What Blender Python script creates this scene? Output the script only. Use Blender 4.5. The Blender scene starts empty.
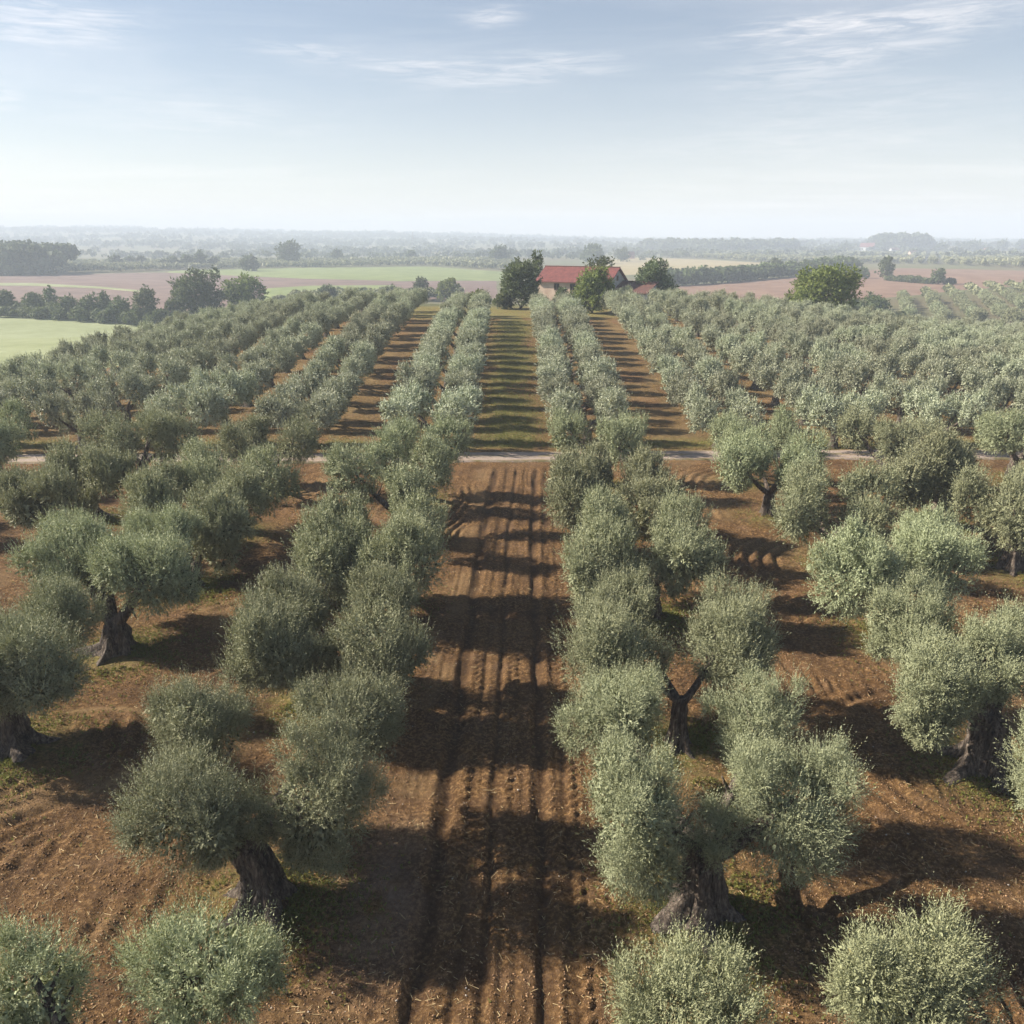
import bpy, math
import numpy as np
C = bpy.context.scene
COL = C.collection
R = math.radians
F, PITCH, CAMH = 796.0, R(19.0), 14.0
CP, SP = math.cos(PITCH), math.sin(PITCH)
SUN_EL = R(32.5); SUN_TRAVEL = np.array([math.cos(R(12)), -math.sin(R(12))])   # horizontal direction in which shadows fall

# ------------------------------------------------------------------ noise and terrain
def hsh(i, j, s):
    n = (i * 374761393 + j * 668265263 + s * 1442695041) & 0x7fffffff
    n = ((n ^ (n >> 13)) * 1274126177) & 0x7fffffff
    return ((n ^ (n >> 16)) & 0xffff) / 65535.0
def vnoise(x, y, s=0):
    x = np.asarray(x, float); y = np.asarray(y, float)
    i = np.floor(x).astype(np.int64); j = np.floor(y).astype(np.int64)
    u = x - i; v = y - j
    u = u*u*(3-2*u); v = v*v*(3-2*v)
    a = hsh(i, j, s); b = hsh(i+1, j, s); c = hsh(i, j+1, s); d = hsh(i+1, j+1, s)
    return (a*(1-u)+b*u)*(1-v) + (c*(1-u)+d*u)*v
def fbm(x, y, s=0, o=4):
    t = 0; a = .5
    for k in range(o):
        t = t + a*vnoise(np.asarray(x)*2**k, np.asarray(y)*2**k, s+k*7); a *= .5
    return t
def S(a, b, x):
    t = np.clip((np.asarray(x, float)-a)/(b-a), 0, 1)
    return t*t*(3-2*t)
def H0(x, y):
    x = np.asarray(x, float); y = np.asarray(y, float)
    lat = np.exp(-(np.maximum(np.abs(x)-18, 0)/38)**2)
    g = 3.6*S(48, 118, y)*(.12+.88*lat)
    fall = S(128, 250, y + .25*np.maximum(-x-45, 0))
    g = g*(1-fall) - 8*fall
    ll = S(22, 62, -x)*S(45, 110, y)*(1-S(200, 300, y))
    rr = S(25, 85, x)*S(50, 120, y)*(1-S(220, 330, y))
    g = g - 2.9*ll - 2.4*rr
    g = g + 2.6*S(150, 260, y)*(1-S(500, 800, y))*S(60, 200, x)
    far = S(900, 3300, y)
    ridge = 46*S(1500, -2300, x)**1.1 + 7
    g = g + far*ridge + S(700, 1500, y)*(fbm(x/420, y/420, 3)-.47)*26*(.5+.5*S(900, -900, x))
    g = g + S(130, 400, y)*(fbm(x/160, y/160, 5, 2)-.37)*4
    return g
def ray(px, py):
    a = (px-512)/F; b = (512-py)/F
    d = np.array([a, CP + b*SP, -SP + b*CP])
    return d
def hit(px, py):
    d = ray(px, py)
    t = np.geomspace(5, 3400, 6000)
    z = CAMH + d[2]*t
    h = H0(d[0]*t, d[1]*t)
    k = np.argmax(z < h)
    if k == 0: k = len(t)-1
    t0, t1 = t[k-1], t[k]
    for _ in range(20):
        m = (t0+t1)/2
        if CAMH + d[2]*m < H0(d[0]*m, d[1]*m): t1 = m
        else: t0 = m
    return np.array([d[0]*t1, d[1]*t1, float(H0(d[0]*t1, d[1]*t1))])
def plane_hit(px, py, z):
    d = ray(px, py); t = (z-CAMH)/d[2]
    return np.array([d[0]*t, d[1]*t, z])
def depth(p): return p[1]*CP + (CAMH-p[2])*SP

# ------------------------------------------------------------------ object helpers
def link(o, parent=None):
    COL.objects.link(o)
    if parent is not None: o.parent = parent
    return o
def np_mesh(name, V, Q, mats, smooth=False, attrs=None, k=4, midx=None):
    V = np.asarray(V, np.float32); Q = np.asarray(Q, np.int32)
    me = bpy.data.meshes.new(name)
    me.vertices.add(len(V)); me.vertices.foreach_set('co', V.ravel())
    n = len(Q); me.loops.add(n*k); me.loops.foreach_set('vertex_index', Q.ravel())
    me.polygons.add(n); me.polygons.foreach_set('loop_start', np.arange(n, dtype=np.int32)*k)
    me.polygons.foreach_set('loop_total', np.full(n, k, np.int32))
    if smooth: me.polygons.foreach_set('use_smooth', np.ones(n, bool))
    if midx is not None: me.polygons.foreach_set('material_index', np.asarray(midx, np.int32))
    for nm, arr in (attrs or {}).items():
        a = me.attributes.new(nm, 'FLOAT', 'POINT'); a.data.foreach_set('value', np.asarray(arr, np.float32))
    for m in (mats if isinstance(mats, (list, tuple)) else [mats]): me.materials.append(m)
    me.update(calc_edges=True)
    return me
def obj(name, me, parent=None, kind=None, loc=None):
    o = bpy.data.objects.new(name, me); link(o, parent)
    if kind: o['kind'] = kind
    if loc is not None: o.location = [float(v) for v in loc]
    return o
def tag(o, label, cat, group=None, kind=None):
    o['label'] = label; o['category'] = cat
    if group: o['group'] = group
    if kind: o['kind'] = kind
    return o
def thing(name, label, cat, loc, rz=0, group=None, sc=None):
    o = bpy.data.objects.new(name, None); link(o); o.empty_display_size = .3
    o.location = [float(v) for v in loc]; o.rotation_euler = (0, 0, rz)
    if sc is not None: o.scale = sc
    return tag(o, label, cat, group)

# ------------------------------------------------------------------ materials
def mat(name):
    m = bpy.data.materials.new(name); m.use_nodes = True
    nt = m.node_tree; b = nt.nodes['Principled BSDF']
    return m, nt, b
def N(nt, t, **kw):
    n = nt.nodes.new(t)
    for k, v in kw.items():
        if k in n.inputs: n.inputs[k].default_value = v
        else: setattr(n, k, v)
    return n
def L(nt, a, b): nt.links.new(a, b)
def ramp(nt, fac, stops):
    r = nt.nodes.new('ShaderNodeValToRGB'); L(nt, fac, r.inputs[0])
    e = r.color_ramp.elements
    while len(e) < len(stops): e.new(.5)
    for q, (p, c) in zip(e, stops): q.position = p; q.color = (*c, 1)
    return r.outputs[0]
def mix(nt, f, a, b):
    m = nt.nodes.new('ShaderNodeMix'); m.data_type = 'RGBA'
    for s, v in ((m.inputs[0], f), (m.inputs[6], a), (m.inputs[7], b)):
        if isinstance(v, (int, float)): s.default_value = v
        elif isinstance(v, tuple): s.default_value = (*v, 1)
        else: L(nt, v, s)
    return m.outputs[2]
def math_(nt, op, a, b=None, c=None):
    m = nt.nodes.new('ShaderNodeMath'); m.operation = op
    for s, v in zip(m.inputs, (a, b, c)):
        if v is None: continue
        if isinstance(v, (int, float)): s.default_value = v
        else: L(nt, v, s)
    return m.outputs[0]
def objpos(nt, sc=(1, 1, 1)):
    g = nt.nodes.new('ShaderNodeNewGeometry'); m = nt.nodes.new('ShaderNodeMapping')
    L(nt, g.outputs['Position'], m.inputs[0]); m.inputs['Scale'].default_value = sc
    return m.outputs[0]
def noise(nt, vec, scale, detail=4, rough=.55):
    n = N(nt, 'ShaderNodeTexNoise', Scale=scale, Detail=detail, Roughness=rough)
    if vec is not None: L(nt, vec, n.inputs['Vector'])
    return n.outputs['Fac']
def bump(nt, b, h, dist, strength=1.0, prev=None):
    u = N(nt, 'ShaderNodeBump', Strength=strength, Distance=dist); L(nt, h, u.inputs['Height'])
    if prev is not None: L(nt, prev, u.inputs['Normal'])
    L(nt, u.outputs[0], b.inputs['Normal']); return u.outputs[0]

def leaf_material(name, dark, light, under, warm, transl=.22, rough=.5, spec=.45):
    m, nt, b = mat(name)
    va = N(nt, 'ShaderNodeAttribute', attribute_name='var')
    oi = nt.nodes.new('ShaderNodeObjectInfo')
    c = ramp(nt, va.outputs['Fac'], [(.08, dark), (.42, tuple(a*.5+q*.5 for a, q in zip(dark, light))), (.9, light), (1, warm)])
    g = nt.nodes.new('ShaderNodeNewGeometry')
    c = mix(nt, math_(nt, 'MULTIPLY', g.outputs['Backfacing'], .9), c, under)
    hs = nt.nodes.new('ShaderNodeHueSaturation'); L(nt, c, hs.inputs['Color'])
    L(nt, math_(nt, 'MULTIPLY_ADD', oi.outputs['Random'], .42, .80), hs.inputs['Value'])
    L(nt, math_(nt, 'MULTIPLY_ADD', oi.outputs['Random'], .035, .482), hs.inputs['Hue'])
    c = hs.outputs[0]
    L(nt, c, b.inputs['Base Color']); b.inputs['Roughness'].default_value = rough
    b.inputs['Specular IOR Level'].default_value = spec
    t = nt.nodes.new('ShaderNodeBsdfTranslucent')
    cc = mix(nt, .35, c, (.16, .2, .05)); L(nt, cc, t.inputs[0])
    ms = N(nt, 'ShaderNodeMixShader', Fac=transl); L(nt, b.outputs[0], ms.inputs[1]); L(nt, t.outputs[0], ms.inputs[2])
    L(nt, ms.outputs[0], nt.nodes['Material Output'].inputs['Surface'])
    return m
M = {}
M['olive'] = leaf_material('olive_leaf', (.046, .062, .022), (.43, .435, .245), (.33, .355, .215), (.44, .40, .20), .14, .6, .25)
M['olive_new'] = leaf_material('olive_shoot', (.055, .078, .026), (.45, .465, .25), (.35, .38, .22), (.43, .42, .20), .14, .6, .25)
M['olive_silver_haze'] = leaf_material('hazed_silver_olive_leaf', (.085, .10, .055), (.50, .52, .34), (.43, .455, .33), (.45, .43, .25), .14, .6, .25)  # far rows: silvery leaf with distance haze also painted into its colour
M['broad'] = leaf_material('broad_leaf', (.045, .065, .026), (.13, .17, .065), (.13, .16, .08), (.15, .15, .05), .25, .65, .18)
M['broad_yellow'] = leaf_material('yellowing_leaf', (.06, .085, .022), (.21, .26, .06), (.20, .23, .07), (.25, .21, .05), .3, .65, .18)
M['wood_leaf'] = leaf_material('far_wood_leaf', (.045, .065, .036), (.12, .145, .075), (.12, .14, .08), (.12, .12, .06), .15, .7, .2)
M['grass'] = leaf_material('weed_leaf', (.08, .10, .02), (.22, .23, .05), (.2, .21, .06), (.34, .26, .08), .3, .6, .3)

def bark():
    m, nt, b = mat('olive_bark')
    tc = nt.nodes.new('ShaderNodeTexCoord'); mp = nt.nodes.new('ShaderNodeMapping'); L(nt, tc.outputs['Object'], mp.inputs[0])
    mp.inputs['Scale'].default_value = (1, 1, .16)
    n1 = noise(nt, mp.outputs[0], 11, 6, .7); n2 = noise(nt, mp.outputs[0], 26, 5, .6)
    c = ramp(nt, n1, [(.36, (.03, .022, .017)), (.52, (.14, .108, .085)), (.66, (.34, .285, .23))])
    L(nt, c, b.inputs['Base Color']); b.inputs['Roughness'].default_value = .9
    p = bump(nt, b, n1, .2, 1.0); bump(nt, b, n2, .06, .9, p)
    return m
M['bark'] = bark()
def plain(name, c0, c1, sc=3.0, rough=.85, bd=.01, det=5, stretch=(1, 1, 1)):
    m, nt, b = mat(name); v = objpos(nt, stretch)
    n = noise(nt, v, sc, det, .6)
    L(nt, ramp(nt, n, [(.33, c0), (.67, c1)]), b.inputs['Base Color']); b.inputs['Roughness'].default_value = rough
    if bd: bump(nt, b, noise(nt, v, sc*6, 4), bd, .7)
    return m

def soil():
    m, nt, b = mat('ploughed_soil'); v = objpos(nt)
    big = noise(nt, v, .14, 3); mid = noise(nt, v, 1.3, 5, .6); fine = noise(nt, v, 9, 6, .7); grit = noise(nt, v, 38, 4, .65)
    c = ramp(nt, fine, [(.34, (.060, .032, .014)), (.5, (.165, .094, .041)), (.64, (.48, .295, .132))])
    crumb = noise(nt, v, 3.2, 6, .75)
    c = mix(nt, ramp(nt, crumb, [(.36, (.55, .55, .55)), (.5, (0, 0, 0))]), c, (.11, .058, .03))
    c = mix(nt, ramp(nt, big, [(.35, (0, 0, 0)), (.7, (.5, .5, .5))]), c, (.24, .135, .06))
    pale = math_(nt, 'MULTIPLY', ramp(nt, mid, [(.52, (0, 0, 0)), (.68, (1, 1, 1))]), .4)
    c = mix(nt, pale, c, (.29, .185, .115))
    damp = noise(nt, v, .55, 4, .6)
    c = mix(nt, ramp(nt, damp, [(.50, (0, 0, 0)), (.66, (.6, .6, .6))]), c, (.085, .048, .026))
    a = N(nt, 'ShaderNodeAttribute', attribute_name='straw')
    c = mix(nt, math_(nt, 'MULTIPLY', a.outputs['Fac'], .8), c, ramp(nt, grit, [(.35, (.20, .12, .06)), (.62, (.47, .33, .17))]))
    a = N(nt, 'ShaderNodeAttribute', attribute_name='chalk')
    c = mix(nt, math_(nt, 'MULTIPLY', a.outputs['Fac'], .75), c, ramp(nt, fine, [(.35, (.25, .17, .13)), (.65, (.42, .32, .26))]))
    a = N(nt, 'ShaderNodeAttribute', attribute_name='moss')
    mm = math_(nt, 'MULTIPLY', a.outputs['Fac'], ramp(nt, noise(nt, v, 3.5, 6, .7), [(.36, (0, 0, 0)), (.52, (1, 1, 1))]))
    c = mix(nt, mm, c, ramp(nt, fine, [(.3, (.12, .115, .035)), (.55, (.245, .225, .075)), (.72, (.38, .30, .13))]))
    a = N(nt, 'ShaderNodeAttribute', attribute_name='meadow')
    far = noise(nt, v, .006, 3); f2 = noise(nt, v, .05, 5, .65)
    g = ramp(nt, far, [(.38, (.17, .14, .085)), (.5, (.15, .155, .08)), (.62, (.20, .17, .11))])
    g = mix(nt, math_(nt, 'MULTIPLY', f2, .5), g, (.09, .105, .05))
    c = mix(nt, a.outputs['Fac'], c, g)
    a = N(nt, 'ShaderNodeAttribute', attribute_name='rut')
    c = mix(nt, math_(nt, 'MULTIPLY', a.outputs['Fac'], .5), c, (.05, .028, .018))
    L(nt, c, b.inputs['Base Color']); b.inputs['Roughness'].default_value = .95; b.inputs['Specular IOR Level'].default_value = .15
    p = bump(nt, b, crumb, .13, 1.0); p = bump(nt, b, fine, .16, 1.0, p); bump(nt, b, grit, .06, 1.0, p)
    return m
M['soil'] = soil()
def road():
    m, nt, b = mat('gravel'); v = objpos(nt)
    f = noise(nt, v, 14, 6, .7); mid = noise(nt, objpos(nt, (.15, 1, 1)), 2.6, 4)
    c = ramp(nt, f, [(.3, (.20, .155, .13)), (.7, (.42, .34, .29))])
    c = mix(nt, ramp(nt, mid, [(.5, (0, 0, 0)), (.68, (.7, .7, .7))]), c, (.27, .19, .12))
    a = N(nt, 'ShaderNodeAttribute', attribute_name='verge')
    c = mix(nt, math_(nt, 'MULTIPLY', a.outputs['Fac'], ramp(nt, noise(nt, v, 1.1, 5, .7), [(.4, (0, 0, 0)), (.55, (1, 1, 1))])), c, (.17, .14, .06))
    L(nt, c, b.inputs['Base Color']); b.inputs['Roughness'].default_value = .95
    bump(nt, b, f, .03, .7); return m
M['road'] = road()
def field_mat(name, c0, c1, row=(1, 1, 1), sc=.08):
    m, nt, b = mat(name)
    n1 = noise(nt, objpos(nt), sc, 5, .6); n2 = noise(nt, objpos(nt, row), .5, 4, .6)
    c = ramp(nt, n1, [(.35, c0), (.65, c1)])
    c = mix(nt, ramp(nt, n2, [(.42, (0, 0, 0)), (.62, (.45, .45, .45))]), c, tuple(q*.7 for q in c0))
    L(nt, c, b.inputs['Base Color']); b.inputs['Roughness'].default_value = .95; b.inputs['Specular IOR Level'].default_value = .1
    bump(nt, b, n2, .15, .5); return m

# ------------------------------------------------------------------ leaf clouds
def unit(v): return v/np.maximum(np.linalg.norm(v, axis=-1, keepdims=True), 1e-9)
def leaves(rng, P, D, leaf, wid, m, var0, out=None):
    """m leaves along each shoot that starts at P and runs along D (with its length)"""
    n = len(P)
    s = (np.arange(m)+.6)/m
    Ls = np.linalg.norm(D, axis=1)
    d = unit(D)
    pos = P[:, None, :] + D[:, None, :]*s[None, :, None]
    pos = pos.reshape(-1, 3); dd = np.repeat(d, m, 0)
    r = unit(rng.normal(size=(n*m, 3))); perp = unit(np.cross(dd, r))
    a = unit(dd*.75 + perp*(.35+.6*rng.random((n*m, 1))))
    if out is None: side = unit(np.cross(a, rng.normal(size=(n*m, 3))))
    else:                                            # blades turn their faces outward and up to the light
        face = np.repeat(unit(out), m, 0)*.75 + np.array([0, 0, .45]) + rng.normal(size=(n*m, 3))*.42
        side = unit(np.cross(face, a))
    ln = leaf*(.65+.55*rng.random((n*m, 1))); w = wid*(.7+.5*rng.random((n*m, 1)))
    v0 = pos; v1 = pos + a*ln*.45 + side*w*.5; v2 = pos + a*ln; v3 = pos + a*ln*.45 - side*w*.5
    V = np.stack([v0, v1, v2, v3], 1).reshape(-1, 3)
    var = np.clip(np.repeat(var0, m) + rng.normal(size=n*m)*.25, 0, .97)
    var[rng.random(n*m) > .985] = 1.0
    return V, np.repeat(var, 4)
def shoot_leaves(rng, P, D, leaf, wid, m, var0):
    n = len(P); s_ = (np.arange(m)+.3)/m; d = unit(D)
    pos = (P[:, None, :] + D[:, None, :]*s_[None, :, None]).reshape(-1, 3); dd = np.repeat(d, m, 0)
    perp = unit(np.cross(dd, unit(rng.normal(size=(n*m, 3)))))
    a = unit(dd + perp*.55); side = unit(np.cross(a, perp)); 
    tap = np.tile(1.05-.45*s_, n)[:, None]; ln = leaf*tap*(.85+.3*rng.random((n*m, 1))); w = wid*tap
    V = np.stack([pos, pos+a*ln*.45+side*w*.5, pos+a*ln, pos+a*ln*.45-side*w*.5], 1).reshape(-1, 3)
    return V, np.repeat(np.clip(np.repeat(var0, m)+rng.normal(size=n*m)*.1, 0, .97), 4)
def crown_arrays(lobes, leaf, dens, seed, wid=None, m=10, erect=.75, K=46, rough=.14, spikes=.06, core=2.8, tops=0):
    """lobes: (centre xyz, radii xyz). dens: leaf area per square metre of lobe silhouette."""
    rng = np.random.default_rng(seed); wid = wid or leaf*.3
    VV, AA = [], []
    for c, r in lobes:
        c = np.array(c, float); r = np.array(r, float)
        area = math.pi*((r[0]*r[1]*r[2])**(2/3))
        n = max(6, int(dens*area/(leaf*wid*.5)/m))
        k = max(8, int(K*max(.35, min(1.5, (r.mean()/1.5)**2))))
        ck = unit(rng.normal(size=(k, 3)))
        rk = 1 + rng.normal(size=k)*rough; rk[rng.random(k) < .12] *= .72
        vk = rng.random(k)*.3
        i = rng.integers(0, k, n)
        u = unit(ck[i] + rng.normal(size=(n, 3))*.23)
        t = 1 - .5*rng.random(n)**1.6
        tip = min(leaf*5.2, .33+leaf*.2)
        P = c + u*np.maximum(r-tip*.62, r*.5)*(rk[i]*t)[:, None]
        d = u*.75 + rng.normal(size=(n, 3))*.28
        d[:, 2] += np.where(u[:, 2] > -.25, erect, -.15)
        d = unit(d)
        ln = tip*(.6+.8*rng.random(n))*(.7+.45*(u[:, 2] > 0))
        sp = (rng.random(n) < spikes) & (u[:, 2] > .05) & (t > .85)
        ln = np.where(sp, ln*1.7, ln); 
        P = P + np.array([0, 0, 1])*(sp*tip*.2)[:, None]
        var = .06 + 1.15*vk[i] + .42*(t-.4) + np.where(sp, .18, 0)  # older inner leaves, plus crown shade painted as darker tone towards lobe centre
        V, A = leaves(rng, P, d*ln[:, None], leaf, wid, m, var, u)
        VV.append(V); AA.append(A)
        if tops:                                     # upright young shoots standing out of the crown
            nt_ = int(tops*area); us = unit(ck[rng.integers(0, k, nt_)]*1.0 + rng.normal(size=(nt_, 3))*.25 + np.array([0, 0, .55]))
            kb = rng.integers(0, k, nt_)
            Pt = c + us*np.maximum(r-.18, r*.6)*(.92+.12*rng.random((nt_, 1)))
            dt = unit(us*.42 + np.array([0, 0, 1]) + rng.normal(size=(nt_, 3))*.16)*(.32+.50*rng.random((nt_, 1)))
            nn = 16
            V, A = shoot_leaves(rng, Pt, dt, leaf*.85, leaf*.26, nn, .58+.22*rng.random(nt_))
            VV.append(V); AA.append(A)
        # inner foliage of larger overlapping sprays, toned dark as painted inner shade
        big = max(leaf*1.6, .12); wb = .42
        if r.mean() < .62 and leaf < .2: continue
        nb = int(core*area/(big*big*wb*.5)/4)
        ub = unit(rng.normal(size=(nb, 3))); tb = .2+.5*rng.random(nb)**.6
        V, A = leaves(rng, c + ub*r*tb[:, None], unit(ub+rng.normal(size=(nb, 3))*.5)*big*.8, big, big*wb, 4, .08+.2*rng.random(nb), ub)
        VV.append(V); AA.append(A)
    return np.concatenate(VV), np.concatenate(AA)
def lumpy(lobes, seed, k=6, main=.82, sub=.46):
    rng = np.random.default_rng(seed+5); out = []
    for c, r in lobes:
        c = np.array(c, float); r = np.array(r, float)
        out.append((c, r*main))
        for q in range(k):
            u = unit(rng.normal(size=3)+np.array([0, 0, .15])); s_ = sub*(.6+.8*rng.random())
            out.append((c + u*r*(.97-s_*.62+.14*rng.random()), r*s_*np.array([1, 1, .9+.4*rng.random()])))
    return out
def crown_mesh(name, V, A, material):
    Q = np.arange(len(V), dtype=np.int32).reshape(-1, 4)
    return np_mesh(name, V, Q, material, attrs={'var': A})
def tube(pts, rad, seed, n=10, flute=.12, k=4, flare=0):
    """gnarled tube along pts; returns V, Q"""
    pts = np.asarray(pts, float); m = len(pts); rng = np.random.default_rng(seed)
    T = unit(np.gradient(pts, axis=0)); up = np.array([0, 1, 0]) if abs(T[0, 1]) < .8 else np.array([1, 0, 0])
    th = np.arange(n)*2*math.pi/n; ph = rng.random(3)*6.28; V = []
    for i in range(m):
        x = unit(np.cross(up, T[i])); y = np.cross(T[i], x); s = i/(m-1)
        f = 1 + flute*np.sin(k*th+ph[0]+2.2*s) + flute*.6*np.sin((2*k+1)*th+ph[1]-3*s) + flute*.35*rng.normal(size=n)
        if flare:
            e = math.exp(-s*5.5)
            f = f*(1+flare*e*(.55+.6*np.maximum(0, np.sin(k*th+ph[0]+.7))))
        V.append(pts[i] + (rad[i]*f)[:, None]*(np.cos(th)[:, None]*x + np.sin(th)[:, None]*y))
    V = np.concatenate(V); Q = []
    for i in range(m-1):
        a = i*n + np.arange(n); b = i*n + (np.arange(n)+1) % n
        Q.append(np.stack([a, b, b+n, a+n], 1))
    c = (m-1)*n
    for q in range(0, n-2, 2):                       # end cap as a fan of quads
        Q.append(np.array([[c, c+q+1, c+q+2, c+(q+3) % n]]))
    return V, np.concatenate(Q)
def bez(a, b, c, m):
    t = np.linspace(0, 1, m)[:, None]; return (1-t)**2*a + 2*t*(1-t)*b + t*t*c
def join(parts):
    V, Q, o = [], [], 0
    for v, q in parts: V.append(v); Q.append(q+o); o += len(v)
    return np.concatenate(V), np.concatenate(Q)
def trunk_parts(lobes, seed, h=1.45, r0=.5, lean=(0, 0), n=26, low=False):
    """returns trunk (V,Q) and a list of limbs (V,Q), local coordinates"""
    rng = np.random.default_rng(seed); top = np.array([lean[0], lean[1], h])
    wob = rng.normal(size=2)*.12
    P = bez(np.array([0, 0, -.18]), np.array([wob[0], wob[1], h*.5]), top, 12 if not low else 6)
    rad = np.interp(np.linspace(0, 1, len(P)), [0, .35, .8, 1], [r0*1.05, r0*.86, r0*.8, r0*.55])
    tr = tube(P, rad, seed, n, .13 if low else .17, 5, 1.15)
    limbs = []
    for i, (c, r) in enumerate(lobes):
        c = np.array(c, float); r = np.array(r, float)
        a = top + (P[-1]-P[0])*-.12
        out = c-top; out[2] = 0
        mid = top + out*.42 + np.array([0, 0, (c[2]-h)*.28]) + rng.normal(size=3)*.12
        e = c + np.array([0, 0, r[2]*.25])
        pts = bez(a, mid, e, 9 if not low else 5)
        rr = r0*(.52 if i < 2 else .42)
        segs = [tube(pts, np.linspace(rr, rr*.22, len(pts)), seed+i+1, max(6, n//2), .1, 3)]
        for q in range(5 if not low else 0):
            s = pts[4+q % 4]; d = unit(rng.normal(size=3)+np.array([0, 0, .5]))
            segs.append(tube(bez(s, s+d*r*.2, s+d*r*.45+np.array([0, 0, .1]), 5), np.linspace(rr*.3, .015, 5), seed+q+50, 6, .05, 2))
        limbs.append(join(segs))
    return tr, limbs

# ------------------------------------------------------------------ orchard layout
def ordn(k): return ['zeroth', 'first', 'second', 'third', 'fourth', 'fifth', 'sixth', 'seventh', 'eighth', 'ninth', 'tenth', 'eleventh', 'twelfth', 'thirteenth', 'fourteenth', 'fifteenth', 'sixteenth', 'seventeenth', 'eighteenth', 'nineteenth', 'twentieth', 'twenty-first', 'twenty-second', 'twenty-third'][k]
ROAD_Y = 51.9
G_OLIVE = 'olive trees in the rows of the orchard'
# heroes: row key, base pixel, label, trunk radius, lobes (pixel x, pixel y, radius px, height of centre m, vertical stretch)
HERO = [
 ('R1', (695, 915), 'old olive tree with thick fluted trunk and four full lobes, beside the wheel-rutted strip', .50,
  [(640, 824, 62, 2.55, 1.25), (792, 812, 73, 2.6, 1.05), (614, 716, 58, 2.75, 1.0), (760, 722, 52, 3.0, .95)]),
 ('R1', (678, 750), 'olive tree with bare leaning stem, just behind the big fluted-trunk olive', .24,
  [(610, 650, 54, 2.6, .95), (722, 650, 49, 2.7, 1.05), (622, 606, 36, 3.0, 1.0), (735, 612, 36, 3.15, .9)]),
 ('R1', (650, 618), 'third olive in the row right of the ruts, dark stem slanting between two crowns', .30,
  [(596, 566, 42, 2.5, 1.1), (684, 558, 39, 2.7, 1.0), (604, 528, 34, 3.0, .9), (682, 524, 28, 3.1, .9)]),
 ('R1', (612, 528), 'fourth olive in the row right of the ruts, dark stem under its right crown', .3,
  [(574, 498, 34, 2.6, 1.2), (650, 512, 36, 2.5, 1.0), (588, 474, 30, 2.9, .9), (645, 480, 26, 3.0, .9)]),
 ('L1', (262, 905), 'old olive tree with leaning buttressed trunk and four lobes, left of the wheel-rutted strip', .42,
  [(182, 812, 66, 2.6, 1.1), (320, 802, 63, 2.4, 1.25), (203, 728, 54, 2.8, .9), (346, 724, 57, 2.9, .9)]),
 ('L1', (314, 694), 'olive tree with dark slanting stem, just behind the olive with buttressed trunk', .33,
  [(268, 650, 49, 2.5, 1.15), (376, 645, 49, 2.6, 1.0), (288, 602, 38, 2.9, .9), (384, 604, 36, 3.0, .9)]),
 ('L1', (368, 600), 'third olive in the row left of the rutted strip, four round crowns touching', .32,
  [(330, 556, 40, 2.6, 1.0), (410, 563, 43, 2.6, 1.1), (345, 530, 32, 3.0, .9), (422, 528, 32, 3.0, .9)]),
 ('R2', (980, 768), 'olive tree with broad gnarled dark trunk and drooping left crown', .55,
  [(936, 688, 50, 2.6, 1.15), (985, 668, 42, 2.95, 1.0), (916, 628, 44, 2.9, 1.0), (1022, 650, 40, 2.95, 1.0)]),
 ('R2', (886, 634), 'olive tree with thin slanting stem and two separate crowns, behind the broad gnarled trunk', .26,
  [(848, 580, 44, 2.6, 1.15), (938, 566, 44, 2.9, .95), (928, 540, 30, 3.0, .9)]),
 ('L2', (12, 750), 'olive tree with dark trunk beside a curl of pale straw on the tilled soil', .50,
  [(34, 668, 54, 2.75, 1.0), (-20, 680, 50, 2.8, 1.0), (62, 622, 43, 2.8, 1.0), (-50, 650, 50, 2.8, 1.0)]),
 ('L2', (115, 652), 'forked olive tree, two thick dark stems in a V and flat wide crown', .50,
  [(72, 562, 43, 3.0, .9), (150, 578, 47, 2.9, .9), (112, 560, 32, 3.0, .8), (165, 540, 36, 3.2, .8), (70, 535, 28, 3.3, .8)]),
 ('L2', (193, 588), 'olive tree with broad dark stem and two crowns, just behind the V-forked olive', .33,
  [(214, 530, 40, 2.6, 1.0), (152, 508, 34, 3.0, .9), (236, 500, 32, 3.0, .9), (165, 490, 26, 3.2, .9)]),
 ('R3', (940, 527), 'olive tree with very thick black split trunk, standing near the gravel track', .55,
  [(926, 475, 36, 3.3, 1.0), (905, 490, 24, 2.9, 1.2), (955, 470, 24, 3.3, 1.0)]),
 ('R3', (1012, 570), 'olive tree with dark round trunk, in front of the black split-trunk olive', .42,
  [(1014, 512, 30, 3.0, 1.2), (975, 500, 27, 2.9, 1.1), (1035, 500, 30, 3.1, 1.0)]),
 ('L3', (92, 521), 'olive tree with thick dark trunk tapering upward, wide flat crown left of it', .45,
  [(55, 497, 30, 3.0, 1.0), (108, 478, 28, 3.2, .9), (25, 500, 28, 2.9, 1.0), (72, 466, 26, 3.3, .9)]),
]
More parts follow.
